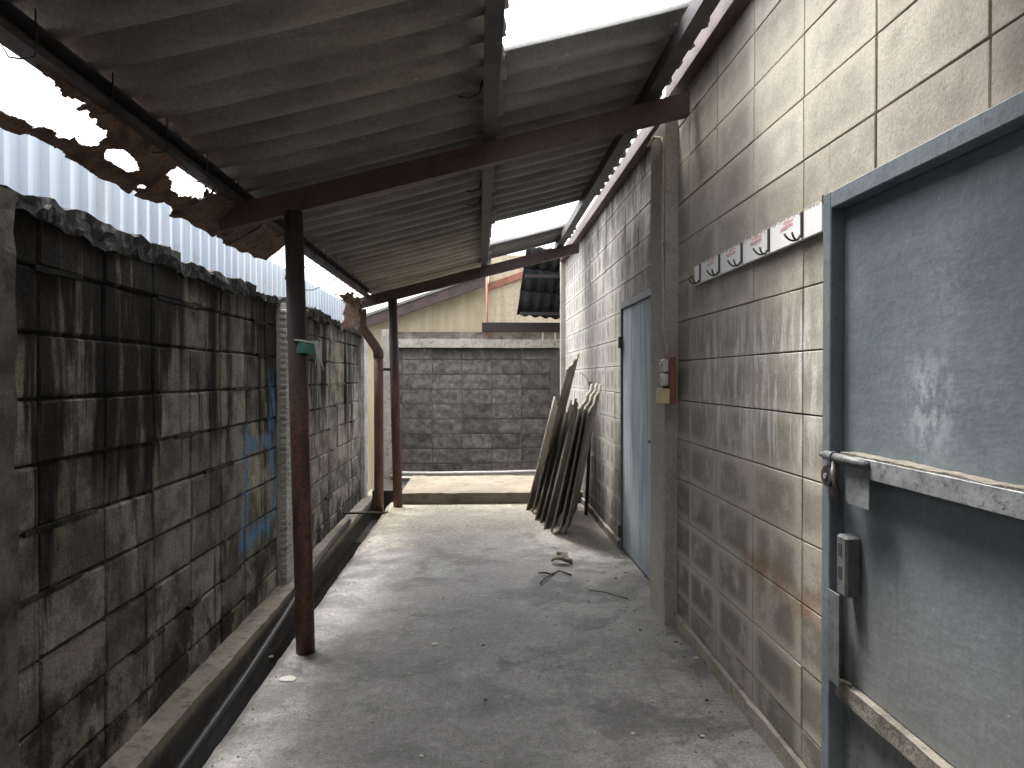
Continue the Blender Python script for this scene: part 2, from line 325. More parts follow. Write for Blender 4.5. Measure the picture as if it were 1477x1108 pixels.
MAT = dict(
    lblock=m_left_block(), lmortar=m_left_block(True), rblock=m_right_block(), bblock=m_back_block(),
    rjoint=m_concrete('dark_joint', (0.05, 0.046, 0.04), (0.10, 0.092, 0.08)),
    bjoint=m_concrete('grey_joint', (0.10, 0.095, 0.085), (0.17, 0.16, 0.145)),
    floor=m_floor(), roof=m_roof(),
    coping=m_concrete('black_crust', (0.012, 0.012, 0.012), (0.03, 0.029, 0.028), (0.13, 0.125, 0.12), sc=7, bump=0.9),
    lpil=m_concrete('pale_render', (0.46, 0.445, 0.41), (0.60, 0.585, 0.55), (0.26, 0.25, 0.23), sc=3, bump=0.7),
    dpil=m_concrete('dirty_render', (0.11, 0.102, 0.088), (0.23, 0.213, 0.18), (0.045, 0.043, 0.04), sc=3, bump=0.7),
    rpil=m_concrete('grey_render', (0.39, 0.365, 0.31), (0.46, 0.43, 0.37), (0.33, 0.31, 0.27), sc=1.8, bump=0.25),
    plinth=m_concrete('dusty_plinth', (0.28, 0.255, 0.21), (0.38, 0.35, 0.30), (0.17, 0.155, 0.13)),
    silld=m_concrete('sill_concrete', (0.12, 0.112, 0.096), (0.19, 0.176, 0.15), (0.08, 0.075, 0.066), sc=9, bump=0.8),
    kerb=m_concrete('kerb_concrete', (0.20, 0.18, 0.15), (0.33, 0.29, 0.235), (0.11, 0.10, 0.09), sc=3),
    drain=m_concrete('wet_drain', (0.03, 0.029, 0.027), (0.07, 0.066, 0.06), rough=0.35),
    step=m_concrete('step_concrete', (0.15, 0.132, 0.105), (0.21, 0.18, 0.14), (0.10, 0.09, 0.075), sc=2.6),
    ground=m_concrete('yard_ground', (0.16, 0.15, 0.13), (0.24, 0.22, 0.19), sc=0.6),
    beamc=m_concrete('pale_beam', (0.42, 0.39, 0.34), (0.55, 0.52, 0.46), (0.20, 0.18, 0.16), sc=5),
    steel=m_rust('brown_painted_steel', (0.05, 0.032, 0.030), (0.085, 0.052, 0.045), (0.12, 0.06, 0.04), 6, 0.55),
    purlin=m_rust('dark_purlin_steel', (0.028, 0.026, 0.030), (0.06, 0.055, 0.06), (0.09, 0.06, 0.05), 6, 0.55),
    redsteel=m_rust('red_oxide_steel', (0.26, 0.085, 0.055), (0.33, 0.13, 0.09), (0.14, 0.06, 0.045), 8, 0.6),
    gutter=m_rust('rotten_iron', (0.07, 0.042, 0.032), (0.20, 0.12, 0.078), (0.04, 0.027, 0.023), 11, 0.9),
    scrap=m_rust('pale_rust', (0.36, 0.22, 0.18), (0.48, 0.36, 0.32), (0.20, 0.10, 0.07), 12, 0.85),
    downpipe=m_rust('brown_pipe', (0.125, 0.062, 0.045), (0.18, 0.09, 0.062), (0.08, 0.045, 0.036), 5, 0.5, stretch=(1, 1, 0.3)),
    doorgrey=m_door_grey(), doorframe=m_rust('blue_grey_frame', (0.115, 0.145, 0.165), (0.155, 0.185, 0.205), (0.09, 0.105, 0.115), 8, 0.5),
    galv=m_rust('dull_galvanised', (0.20, 0.21, 0.222), (0.33, 0.345, 0.36), (0.10, 0.10, 0.098), 11, 0.5, 0.3),
    dust=m_concrete('ledge_dust', (0.13, 0.12, 0.10), (0.21, 0.195, 0.165), (0.08, 0.075, 0.065), sc=24, bump=0.9),
    lock=m_rust('dark_lock_steel', (0.085, 0.092, 0.094), (0.125, 0.13, 0.13), (0.05, 0.05, 0.048), 8, 0.5),
    iron=m_plain('dark_iron', (0.045, 0.042, 0.04), 0.5, 0.3),
    doorblue=m_door_blue(), hookboard=m_hookboard(), redprint=m_print(),
    boardback=m_plain('raw_board_edge', (0.17, 0.12, 0.08), 0.9),
    brownbox=m_plain('brown_backboard', (0.22, 0.095, 0.06), 0.6), white=m_plain('aged_white_plastic', (0.62, 0.58, 0.54), 0.45),
    yellow=m_plain('yellowed_plastic', (0.66, 0.55, 0.33), 0.5), cable=m_plain('cream_cable', (0.55, 0.43, 0.30), 0.6),
    black=m_plain('black_plastic', (0.03, 0.031, 0.035), 0.32), greyhose=m_plain('black_pipe', (0.045, 0.046, 0.05), 0.3, var=0.3),
    fence=m_plain('pale_blue_sheet', (0.50, 0.565, 0.64), 0.3, 0.0, 0.05, 4, 0.05),
    gable=m_gable(), tile=m_concrete('dark_tile', (0.018, 0.019, 0.021), (0.032, 0.033, 0.035), (0.05, 0.05, 0.05), sc=6),
    timber=m_plain('black_timber', (0.035, 0.028, 0.025), 0.8), whitebit=m_plain('white_paint', (0.75, 0.74, 0.71), 0.6),
    sheet=m_concrete('dusty_fibre_cement', (0.19, 0.178, 0.15), (0.28, 0.265, 0.228), (0.12, 0.112, 0.095), sc=5),
    green=m_plain('green_film', (0.10, 0.30, 0.24), 0.35), string=m_plain('white_string', (0.62, 0.62, 0.58), 0.7),
    leaf=m_rust('dry_leaf', (0.12, 0.105, 0.08), (0.33, 0.30, 0.24), (0.035, 0.032, 0.028), 45, 0.85), twig=m_plain('dark_twig', (0.06, 0.05, 0.04), 0.9),
    chip=m_plain('pale_chip', (0.55, 0.53, 0.49), 0.85),
)
pn_ = NT('rusty_post_steel'); pp = pn_.pos(); pz = pn_.sep(pp)[2]; q1 = pn_.noise(pn_.vmul(pp, (9, 9, 3)), 1.0, 6, 0.65); q2 = pn_.noise(pp, 45, 5, 0.7)
rust_ = pn_.mr(pn_.mth('ADD', pz, pn_.mth('MULTIPLY', q1, 0.9)), 1.95, 1.55)
pc = pn_.mix(pn_.mr(q1, 0.35, 0.65), (0.040, 0.030, 0.030), (0.066, 0.046, 0.042))
pc = pn_.mix(pn_.mul(rust_, pn_.mr(q2, 0.36, 0.56)), pc, pn_.mix(pn_.mr(q1, 0.4, 0.6), (0.085, 0.042, 0.026), (0.17, 0.085, 0.05)))
pn_.bump(q2, 0.6, 0.004); MAT['post'] = pn_.done(pc, 0.62)
fn_ = NT('pale_blue_sheet'); fp = fn_.pos(); g1 = fn_.noise(fn_.vmul(fp, (4, 14, 0.5)), 1.0, 5, 0.65); g2 = fn_.noise(fp, 5, 5, 0.6)
fc = fn_.mix(fn_.rnd(), (0.44, 0.505, 0.58), (0.56, 0.62, 0.68)); fc = fn_.mix(fn_.mul(fn_.mr(g1, 0.48, 0.68), 0.45), fc, (0.27, 0.30, 0.33)); fc = fn_.mix(fn_.mul(fn_.mr(g2, 0.58, 0.72), 0.4), fc, (0.34, 0.33, 0.30))
MAT['fence'] = fn_.done(fc, 0.35)
wm = NT('drain_water'); wm.bump(wm.noise(wm.pos(), 9, 3), 0.05, 0.01); MAT['water'] = wm.done((0.018, 0.017, 0.015), 0.06)

# ------------------------------------------------------------------ object helpers
WORLD = {}
def link(o, parent=None, loc=(0, 0, 0)):
    col.objects.link(o); loc = Vector(loc); WORLD[o] = loc
    if parent is not None: o.parent = parent; o.location = loc - WORLD[parent]
    else: o.location = loc
    return o
def tag(o, label, cat, group=None):
    o['label'] = label; o['category'] = cat
    if group: o['group'] = group
    return o
def thing(name, label, cat, loc=(0, 0, 0), group=None):
    return tag(link(bpy.data.objects.new(name, None), None, loc), label, cat, group)
def obj(name, mesh, m, parent=None, loc=(0, 0, 0), rot=None):
    if not mesh.materials: mesh.materials.append(MAT[m])
    o = bpy.data.objects.new(name, mesh); link(o, parent, loc)
    if rot is not None: o.rotation_euler = rot
    return o
def struct(o): o['kind'] = 'structure'; return o
def meshdata(name, v, f, smooth=False):
    me = bpy.data.meshes.new(name); me.from_pydata([tuple(q) for q in v], [], f); me.update()
    if smooth: me.polygons.foreach_set('use_smooth', [True] * len(me.polygons))
    return me
def recalc(me):
    bm = bmesh.new(); bm.from_mesh(me); bmesh.ops.recalc_face_normals(bm, faces=bm.faces); bm.to_mesh(me); bm.free(); return me
class MB:
    def __init__(s): s.v = []; s.f = []
    def add(s, v, f):
        b = len(s.v); s.v += [tuple(q) for q in v]; s.f += [tuple(i + b for i in q) for q in f]
    def box(s, x0, x1, y0, y1, z0, z1):
        s.add([(x0, y0, z0), (x1, y0, z0), (x1, y1, z0), (x0, y1, z0), (x0, y0, z1), (x1, y0, z1), (x1, y1, z1), (x0, y1, z1)],
              [(0, 3, 2, 1), (4, 5, 6, 7), (0, 1, 5, 4), (1, 2, 6, 5), (2, 3, 7, 6), (3, 0, 4, 7)]); return s
    def tube(s, pts, r, n=10):
        pts = [Vector(p) for p in pts]; rings = []
        rr = r if isinstance(r, (list, tuple)) else [r] * len(pts)
        up = Vector((0.13, 0.21, 0.97))
        for i, p in enumerate(pts):
            d = (pts[min(i + 1, len(pts) - 1)] - pts[max(i - 1, 0)]).normalized()
            a = d.cross(up)
            if a.length < 0.05: a = d.cross(Vector((1, 0, 0)))
            a.normalize(); b = d.cross(a)
            rings.append([p + (a * math.cos(2 * math.pi * k / n) + b * math.sin(2 * math.pi * k / n)) * rr[i] for k in range(n)])
        v = [q for ring in rings for q in ring]; f = []
        for i in range(len(rings) - 1):
            for k in range(n): f.append((i * n + k, i * n + (k + 1) % n, (i + 1) * n + (k + 1) % n, (i + 1) * n + k))
        f.append(tuple(range(n))[::-1]); f.append(tuple((len(rings) - 1) * n + k for k in range(n)))
        s.add(v, f); return s
    def mesh(s, name, smooth=False, bevel=0.0, ang=None):
        me = meshdata(name, s.v, s.f, smooth)
        bm = bmesh.new(); bm.from_mesh(me); bmesh.ops.recalc_face_normals(bm, faces=bm.faces)
        if bevel:
            bmesh.ops.bevel(bm, geom=list(bm.edges), offset=bevel, segments=1, affect='EDGES', clamp_overlap=True)
        bm.to_mesh(me); bm.free(); return me
def bx(name, m, parent, x0, x1, y0, y1, z0, z1, bevel=0.004):
    c = Vector(((x0 + x1) / 2, (y0 + y1) / 2, (z0 + z1) / 2))
    me = MB().box(x0 - c.x, x1 - c.x, y0 - c.y, y1 - c.y, z0 - c.z, z1 - c.z).mesh(name, bevel=bevel)
    return obj(name, me, m, parent, c)
def rough_box(name, m, parent, x0, x1, y0, y1, z0, z1, step=0.08, amp=0.008, seed=0, ampz=None):
    """box cut into small faces with its surface pushed about by noise"""
    c = Vector(((x0 + x1) / 2, (y0 + y1) / 2, (z0 + z1) / 2))
    bm = bmesh.new()
    nx, ny, nz = [max(1, int(round((b - a) / step))) for a, b in ((x0, x1), (y0, y1), (z0, z1))]
    def face(fn, na, nb):
        g = [[bm.verts.new(fn(i / na, j / nb)) for j in range(nb + 1)] for i in range(na + 1)]
        for i in range(na):
            for j in range(nb): bm.faces.new((g[i][j], g[i + 1][j], g[i + 1][j + 1], g[i][j + 1]))
    L = lambda a, b, t: a + (b - a) * t
    for xx in (x0, x1): face(lambda u, v: (xx, L(y0, y1, u), L(z0, z1, v)), ny, nz)
    for yy in (y0, y1): face(lambda u, v: (L(x0, x1, u), yy, L(z0, z1, v)), nx, nz)
    for zz in (z0, z1): face(lambda u, v: (L(x0, x1, u), L(y0, y1, v), zz), nx, ny)
    bmesh.ops.remove_doubles(bm, verts=bm.verts, dist=1e-5)
    bmesh.ops.recalc_face_normals(bm, faces=bm.faces)
    for q in bm.verts:
        d = mnoise.noise_vector(q.co * 9 + Vector((seed, seed * 3, 7))) * amp + mnoise.noise_vector(q.co * 31 + Vector((seed, 2, 7))) * amp * 0.5
        if ampz: d.z *= ampz / amp
        q.co += d
    for q in bm.verts: q.co -= c
    me = bpy.data.meshes.new(name); bm.to_mesh(me); bm.free()
    return obj(name, me, m, parent, c)

BLK = {}
def block_mesh(axis, a, h, d, bev, variant=0, rough=0.0):
    k = (axis, round(a, 3), round(h, 3), round(d, 3), bev, variant)
    if k in BLK: return BLK[k]
    if axis == 'y': mb = MB().box(-d / 2, d / 2, -a / 2, a / 2, -h / 2, h / 2)
    else: mb = MB().box(-a / 2, a / 2, -d / 2, d / 2, -h / 2, h / 2)
    me = mb.mesh('block', bevel=min(bev, a * 0.3, h * 0.3))
    if rough:
        rnd = random.Random(hash(k) % 9999)
        for v in me.vertices: v.co += Vector([rnd.uniform(-rough, rough) for _ in range(3)])
    BLK[k] = me; return me
def sub_rect(r, h):
    a0, a1, z0, z1 = r; b0, b1, c0, c1 = h
    if b1 <= a0 or b0 >= a1 or c1 <= z0 or c0 >= z1: return [r]
    out = []
    if b0 > a0: out.append((a0, b0, z0, z1))
    if b1 < a1: out.append((b1, a1, z0, z1))
    m0, m1 = max(a0, b0), min(a1, b1)
    if c0 > z0: out.append((m0, m1, z0, c0))
    if c1 < z1: out.append((m0, m1, c1, z1))
    return out

# ================================================================== SETTING
DX = -0.92                       # edge of the floor beside the drain
struct(obj('ground', MB().box(-150, 150, -150, 150, -0.9, -0.62).mesh('ground'), 'ground'))
# floor slab: gently uneven sheet with a broken drain-side edge
def floor_mesh():
    xs = [DX + (1.10 - DX) * i / 44 for i in range(45)]; ys = [-2.6 + 9.8 * j / 196 for j in range(197)]
    v = []; f = []
    for j, y in enumerate(ys):
        e = mnoise.noise(Vector((0, y * 3.1, 4))) * 0.010 + mnoise.noise(Vector((3, y * 17, 4))) * 0.005
        for i, x in enumerate(xs):
            xx = x + e * (1 - i / 44) ** 6
            z = mnoise.noise(Vector((x * 1.6, y * 1.6, 0))) * 0.004
            if i == 0: z -= 0.012
            v.append((xx, y, z))
    nx = len(xs)
    for j in range(len(ys) - 1):
        for i in range(nx - 1): f.append((j * nx + i, j * nx + i + 1, (j + 1) * nx + i + 1, (j + 1) * nx + i))
    b = len(v)
    for j, y in enumerate(ys): v.append((v[j * nx][0] - 0.004, y, -0.6))
    for j in range(len(ys) - 1): f.append((j * nx, (j + 1) * nx, b + j + 1, b + j))
    return meshdata('floor_slab', v, f, True)
struct(obj('floor_slab', floor_mesh(), 'floor'))
KX0, KX1, KZ = -1.40, -1.27, -0.157
kn = NT('kerb_dark_face'); kp = kn.pos(); kz = kn.sep(kp)[2]; ka = kn.noise(kp, 3, 6, 0.62); kf = kn.noise(kp, 80, 5, 0.7); kb = kn.noise(kp, 13, 5, 0.6)
kc = kn.mix(kn.mr(ka, 0.35, 0.65), (0.22, 0.20, 0.165), (0.36, 0.32, 0.26)); kc = kn.mix(kn.mul(kn.mr(kb, 0.5, 0.68), 0.7), kc, (0.11, 0.10, 0.09))
kw = kn.mr(kn.mth('ADD', kz, kn.mth('MULTIPLY', kb, 0.10)), KZ + 0.025, KZ - 0.03)  # colour turns dark and smoother below the kerb's top edge
kc = kn.mix(kn.mth('MULTIPLY', kw, 0.9), kc, (0.028, 0.026, 0.023)); kc = kn.scale(kc, kn.mr(kf, 0.25, 0.75, 0.75, 1.22)); kn.bump(kn.mth('ADD', kf, kb), 0.5, 0.006)
MAT['kerbg'] = kn.done(kc, kn.mr(kw, 0, 1, 0.85, 0.4))
struct(rough_box('kerb', 'kerbg', None, KX0 + 0.004, KX1, -2.5, 9.0, -0.6, KZ, 0.09, 0.007, 5))
struct(bx('drain_channel', 'drain', None, KX1 - 0.02, DX + 0.02, -2.5, 9.0, -0.6, -0.40, 0))
struct(obj('drain_water', MB().box(KX1 - 0.01, DX + 0.01, -2.5, 7.0, -0.398, -0.372).mesh('drain_water'), 'water'))
struct(rough_box('step_slab', 'step', None, -0.80, 1.06, 7.02, 8.25, -0.05, 0.112, 0.07, 0.006, 2))
struct(bx('rear_gutter', 'drain', None, -1.27, 1.9, 8.25, 9.36, -0.5, -0.06, 0))

# ================================================================== LEFT WALL
LX = -1.40
lw = thing('boundary_wall', 'tall soot-stained concrete block wall with black streaked top beside the drain', 'wall', (LX, 3.3, -0.2))
bx('mortar_bed', 'lmortar', lw, LX - 0.10, LX - 0.011, -2.5, 8.55, -0.6, 1.80, 0)
PITCH_Y, ROW = 0.386, 0.208
joint0 = onX(150.6, 600, LX).y
rows = [(-0.24 + ROW * i) for i in range(10)]
rl = random.Random(3)
for r_i, z0 in enumerate(rows):
    z1 = min(z0 + ROW, 1.80)
    for k in range(-1, 17):
        y0 = joint0 - PITCH_Y * 1 + PITCH_Y * k; y1 = y0 + PITCH_Y
        if y1 > 8.3: continue
        g = 0.0052
        for (a0, a1, c0, c1) in sub_rect((y0 + g, y1 - g, z0 + g * 1.1, z1 - g * 1.1), (4.86, 5.10, -1, 3)):
            if a1 - a0 < 0.03 or c1 - c0 < 0.03: continue
            me = block_mesh('y', a1 - a0, c1 - c0, 0.09, 0.008, rl.randint(0, 3), 0.0035)
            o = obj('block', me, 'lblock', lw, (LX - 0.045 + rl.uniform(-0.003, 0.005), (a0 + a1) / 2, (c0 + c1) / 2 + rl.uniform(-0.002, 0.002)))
            o.rotation_euler = (rl.uniform(-0.008, 0.008), 0, rl.uniform(-0.012, 0.012))
# the run of the wall behind the viewer, never in the frame
mb = MB()
for z0 in rows:
    y = joint0 - PITCH_Y * 2 - 0.0
    while y > -2.4:
        mb.box(LX - 0.08, LX - 0.001, y - 0.0 + 0.006, y + PITCH_Y - 0.006, z0 + 0.006, min(z0 + ROW, 1.80) - 0.006); y -= PITCH_Y
o = obj('block_run', mb.mesh('block_run'), 'lblock', lw); o['kind'] = 'stuff'
# crusted mortar squeezed out of some bed joints
for k in range(26):
    y0 = rl.uniform(1.9, 7.6); zz = rl.choice(rows[2:]); ln = rl.uniform(0.12, 0.4)
    if y0 < 5.15 and y0 + ln > 4.8: continue
    rough_box('mortar_smear', 'lmortar', lw, LX - 0.012, LX + 0.010, y0, y0 + ln, zz - 0.010, zz + 0.008, 0.03, 0.006, k)
# pilasters
rough_box('pilaster', 'dpil', lw, LX - 0.10, LX + 0.035, 1.60, onX(24, 600, LX + 0.035).y, -0.25, 1.83, 0.06, 0.012, 1)
rough_box('pilaster', 'lpil', lw, LX - 0.10, LX + 0.055, 4.88, 5.08, -0.20, 1.80, 0.05, 0.004, 4)
for k in range(44):      # ribs left in the render of that pilaster
    z = -0.12 + k * 0.043
    bx('render_rib', 'lpil', lw, LX + 0.018, LX + 0.066, 4.868, 5.075, z, z + 0.024, 0.004)
rough_box('pilaster', 'lpil', lw, LX - 0.10, LX + 0.03, 8.32, 8.55, -0.25, 1.76, 0.06, 0.008, 8)
# broken crust on the top
yy = -2.4; k = 0
while yy < 8.5:
    ln = rl.uniform(0.28, 0.62); rough_box('coping', 'coping', lw, LX - 0.12, LX + rl.uniform(0.008, 0.03), yy, yy + ln - 0.004, 1.77 + rl.uniform(-0.012, 0.012), 1.845 + rl.uniform(-0.02, 0.02), 0.035, 0.018, k, 0.026)
    yy += ln; k += 1

# ================================================================== RIGHT BUILDING
RX, RXF = 1.022, 1.05
rb = thing('block_building', 'grey stack-bonded block building with two doors along the passage', 'building', (1.3, 4, 0))
D1 = (0.98, 1.985, -0.1, 1.815); D2 = (4.12, onX(895, 600, RXF).y, -0.1, 1.835)
cor = MB()
for (y0, y1, z0, z1) in [(-2.5, D1[0], -0.1, 2.9), (D1[1], 3.70, -0.1, 2.9), (D1[0], D1[1], D1[3], 2.9)]: cor.box(RX + 0.016, RX + 0.2, y0, y1, z0, z1)
for (y0, y1, z0, z1) in [(3.70, D2[0], -0.1, 2.9), (D2[1], 8.60, -0.1, 2.9), (D2[0], D2[1], D2[3], 2.9)]: cor.box(RXF + 0.016, RXF + 0.2, y0, y1, z0, z1)
obj('joint_bed', cor.mesh('joint_bed'), 'rjoint', rb)
obj('back_walls', MB().box(RX + 0.2, 6, -2.5, 8.60, -0.1, 2.9).mesh('back_walls'), 'rpil', rb)
zr = [0.065] + [0.167 + 0.2 * i for i in range(14)]
rr = random.Random(5)
stuff = MB()
for zi in range(len(zr) - 1):
    for k in range(-12, 17):
        y0 = 2.15 + 0.4 * k; y1 = y0 + 0.4
        fx = RX if y0 < 3.6 else RXF
        if y0 > 8.6: continue
        g = 0.0026
        pieces = [(y0 + 0.0034, min(y1, 8.62) - 0.0034, zr[zi] + g, zr[zi + 1] - g)]
        for hole in (D1, D2, (3.54, 3.84, -1, 4)):
            pieces = [q for p_ in pieces for q in sub_rect(p_, hole)]
        for (a0, a1, c0, c1) in pieces:
            if a1 - a0 < 0.02 or c1 - c0 < 0.02: continue
            fx = RX if (a0 + a1) / 2 < 3.7 else RXF
            if a1 < 0.5: stuff.box(fx, fx + 0.03, a0, a1, c0, c1); continue
            me = block_mesh('y', a1 - a0, c1 - c0, 0.06, 0.0016, rr.randint(0, 2), 0.0008)
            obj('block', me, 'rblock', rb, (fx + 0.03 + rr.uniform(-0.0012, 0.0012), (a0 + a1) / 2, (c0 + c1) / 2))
o = obj('block_run', stuff.mesh('block_run'), 'rblock', rb); o['kind'] = 'stuff'
for (a, b, fx) in ((-2.5, D1[0], RX), (D1[1] + 0.0, 3.54, RX), (3.84, D2[0], RXF), (D2[1] + 0.0, 8.6, RXF)):
    rough_box('plinth', 'plinth', rb, fx - 0.018, fx + 0.04, a, b, -0.02, 0.062, 0.07, 0.006, int(a * 10))
PF = 0.955
rough_box('pilaster', 'rpil', rb, PF, RXF + 0.1, 3.54, 3.84, -0.02, 2.62, 0.1, 0.0035, 3)
rough_box('pilaster', 'rpil', rb, RXF - 0.05, RXF + 0.1, 8.50, 8.62, -0.02, 2.72, 0.1, 0.003, 6)
# wall plate along the top
bx('wall_plate', 'steel', rb, 0.955, RX - 0.002, -2.5, 3.54, 2.70, 2.80, 0.004)
bx('wall_plate', 'steel', rb, 0.985, RXF - 0.002, 3.84, 8.5, 2.70, 2.80, 0.004)

ew = thing('added_end_wall', 'added plain wall behind the viewpoint that keeps light out of the passage', 'wall', (0, -2.6, 0))  # unseen wall, added to stop light entering from behind the camera
bx('wall', 'rpil', ew, -1.95, RX + 0.3, -2.75, -2.6, -0.6, 2.55, 0.01)
# ---- grey steel door (part of the building)
px_in = 0.019
door = bx('steel_door', 'doorgrey', rb, RX + px_in, RX + px_in + 0.03, D1[0] + 0.07, D1[1] - 0.047, 0.427, D1[3] - 0.05, 0.002)
door['label'] = 'blue-grey steel hatch door with galvanised slide bar'
yf = D1[1]
fr = MB()
fr.box(RX - 0.022, RX + px_in + 0.05, yf - 0.047, yf - 0.002, 0.0, D1[3])             # far jamb runs down to the floor
fr.box(RX - 0.022, RX + px_in + 0.05, D1[0] + 0.002, D1[0] + 0.07, 0.0, D1[3])
fr.box(RX - 0.0225, RX + px_in + 0.05, D1[0] + 0.07, yf - 0.047, D1[3] - 0.05, D1[3] - 0.001)
obj('door_frame', fr.mesh('door_frame', bevel=0.003), 'doorframe', door)
rough_box('sill', 'silld', door, RX - 0.004, RX + px_in + 0.05, D1[0] + 0.072, yf - 0.049, 0.375, 0.425, 0.03, 0.004, 1)
bx('riser', 'lock', door, RX + 0.022, RX + 0.09, D1[0] + 0.072, yf - 0.049, -0.01, 0.374, 0.002)
yfr = yf; yf = 1.974
# slide bar (angle iron) with a tube bolt, hasp and latch plate
bz = onX(1215, 655, RX - 0.03).z
bar = MB(); bar.box(RX - 0.034, RX - 0.030, D1[0] + 0.05, yf - 0.20, bz - 0.050, bz); bar.box(RX - 0.030, RX + px_in - 0.002, D1[0] + 0.05, yf - 0.105, bz - 0.005, bz)
obj('slide_bar', bar.mesh('slide_bar', bevel=0.0012), 'galv', door)
rough_box('ledge_dust', 'dust', door, RX - 0.029, RX + px_in - 0.003, D1[0] + 0.06, yf - 0.11, bz - 0.001, bz + 0.005, 0.008, 0.004, 9)
obj('bolt_tube', MB().tube([(RX - 0.042, yf - 0.025, bz - 0.010), (RX - 0.042, yf - 0.05, bz - 0.010), (RX - 0.042, yf - 0.052, bz - 0.010), (RX - 0.042, yf - 0.262, bz - 0.014)], [0.007, 0.008, 0.013, 0.0135], 14).mesh('bolt_tube', smooth=True), 'lock', door)
obj('bolt_ring', MB().tube([(RX - 0.042, yf - 0.10, bz - 0.011), (RX - 0.042, yf - 0.107, bz - 0.011)], 0.017, 14).mesh('bolt_ring'), 'lock', door)
bx('latch_plate', 'galv', door, RX - 0.036, RX - 0.0325, yf - 0.262, yf - 0.150, bz - 0.128, bz - 0.026, 0.001)
hp = [(RX - 0.050, yf - 0.112, bz - 0.022), (RX - 0.060, yf - 0.13, bz - 0.06), (RX - 0.058, yf - 0.14, bz - 0.10), (RX - 0.052, yf - 0.142, bz - 0.14), (RX - 0.046, yf - 0.138, bz - 0.185)]
obj('bolt_handle', MB().tube(hp, [0.005, 0.010, 0.009, 0.007, 0.003], 8).mesh('bolt_handle', smooth=True), 'iron', door)
hp2 = [(q[0] + 0.012, q[1] + 0.012, q[2]) for q in hp[:4]]
obj('bolt_handle', MB().tube(hp2, [0.004, 0.006, 0.006, 0.003], 8).mesh('bolt_handle', smooth=True), 'iron', door)
cat = MB(); cat.tube([(RX - 0.046, yf - 0.062, bz - 0.068), (RX - 0.024, yf - 0.062, bz - 0.068)], 0.030, 22)
cd = obj('catch_disc', cat.mesh('catch_disc', bevel=0.002), 'iron', door)
obj('rivet', MB().tube([(RX - 0.050, yf - 0.062, bz - 0.068), (RX - 0.0465, yf - 0.062, bz - 0.068)], 0.008, 12).mesh('rivet'), 'galv', cd)
bx('catch_plate', 'lock', door, RX - 0.028, RX - 0.0225, yf - 0.095, yf - 0.03, bz - 0.125, bz - 0.02, 0.001)
lz1 = onX(1210, 770, RX - 0.022).z; lz0 = onX(1210, 856, RX - 0.022).z
lc = bx('lock_case', 'lock', door, RX - 0.026, RX + px_in - 0.001, yf - 0.135, yf - 0.082, lz0, lz1, 0.006)
for dz in (0.110, 0.045):
    bx('keyhole', 'black', lc, RX - 0.0272, RX - 0.02, yf - 0.113, yf - 0.095, lz0 + dz, lz0 + dz + 0.034, 0.0004)
bx('strike_strip', 'lock', door, RX - 0.0265, RX - 0.0225, yf - 0.10, yf - 0.0375, lz0 - 0.26, lz0 - 0.002, 0.001)
yf = yfr

# ---- blue timber door (part)
bd = bx('timber_door', 'doorblue', rb, RXF + 0.012, RXF + 0.05, D2[0] + 0.02, D2[1] - 0.03, 0.015, D2[3] - 0.05, 0.003)
bd['label'] = 'narrow weathered pale blue door'
fm = MB(); fm.box(RXF - 0.004, RXF + 0.07, D2[1] - 0.029, D2[1] - 0.003, 0.0, D2[3] - 0.003); fm.box(RXF - 0.0045, RXF + 0.07, D2[0] + 0.004, D2[1] - 0.029, D2[3] - 0.048, D2[3] - 0.003)
obj('door_frame', fm.mesh('door_frame', bevel=0.002), 'doorframe', bd)
for hz in (1.50, 0.10): bx('hinge', 'iron', bd, RXF - 0.022, RXF - 0.0045, D2[1] - 0.055, D2[1] - 0.005, hz, hz + 0.085, 0.002)
bx('handle', 'galv', bd, RXF - 0.02, RXF + 0.0115, D2[0] + 0.07, D2[0] + 0.10, 0.88, 0.90, 0.002)

# ================================================================== BACK WALL AND WHAT STANDS BEHIND IT
BY = 9.36
bw = thing('rear_wall', 'low wall of dark grey blocks under a pale concrete beam, closing the passage', 'wall', (0, BY, 0))
bx('joint_bed', 'bjoint', bw, -1.13, 2.2, BY + 0.006, BY + 0.15, -0.5, 1.69, 0)
ztop = onY(700, 502, BY).z
j0 = onY(623.5, 600, BY).x; zj = onY(700, 519, BY).z
rk = random.Random(8)
for i in range(-1, 10):
    z1 = zj - 0.2 * i; z0 = z1 - 0.2
    z1 = min(z1, ztop)
    if i == 8: continue
    if z0 < -0.12: continue
    for k in range(-2, 4):
        a0 = max(j0 + 0.4 * k, -1.125); a1 = j0 + 0.4 * (k + 1)
        if a1 - a0 < 0.04: continue
        me = block_mesh('x', a1 - a0 - 0.009, z1 - z0 - 0.009, 0.08, 0.004, rk.randint(0, 2), 0.002)
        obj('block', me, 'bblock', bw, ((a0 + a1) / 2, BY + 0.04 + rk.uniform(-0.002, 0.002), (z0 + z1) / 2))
rough_box('cap_beam', 'beamc', bw, -1.16, 2.2, BY - 0.05, BY + 0.16, ztop + 0.002, ztop + 0.118, 0.09, 0.006, 1)
rough_box('stained_upstand', 'dpil', bw, -1.14, 2.2, BY + 0.02, BY + 0.15, ztop + 0.12, ztop + 0.215, 0.09, 0.005, 2)
rough_box('end_column', 'beamc', bw, -1.30, -1.165, BY - 0.06, BY + 0.15, -0.5, 1.92, 0.08, 0.006, 3)
rough_box('footing_ledge', 'step', bw, -1.16, 1.6, BY - 0.28, BY - 0.002, -0.4, -0.0, 0.08, 0.008, 4)
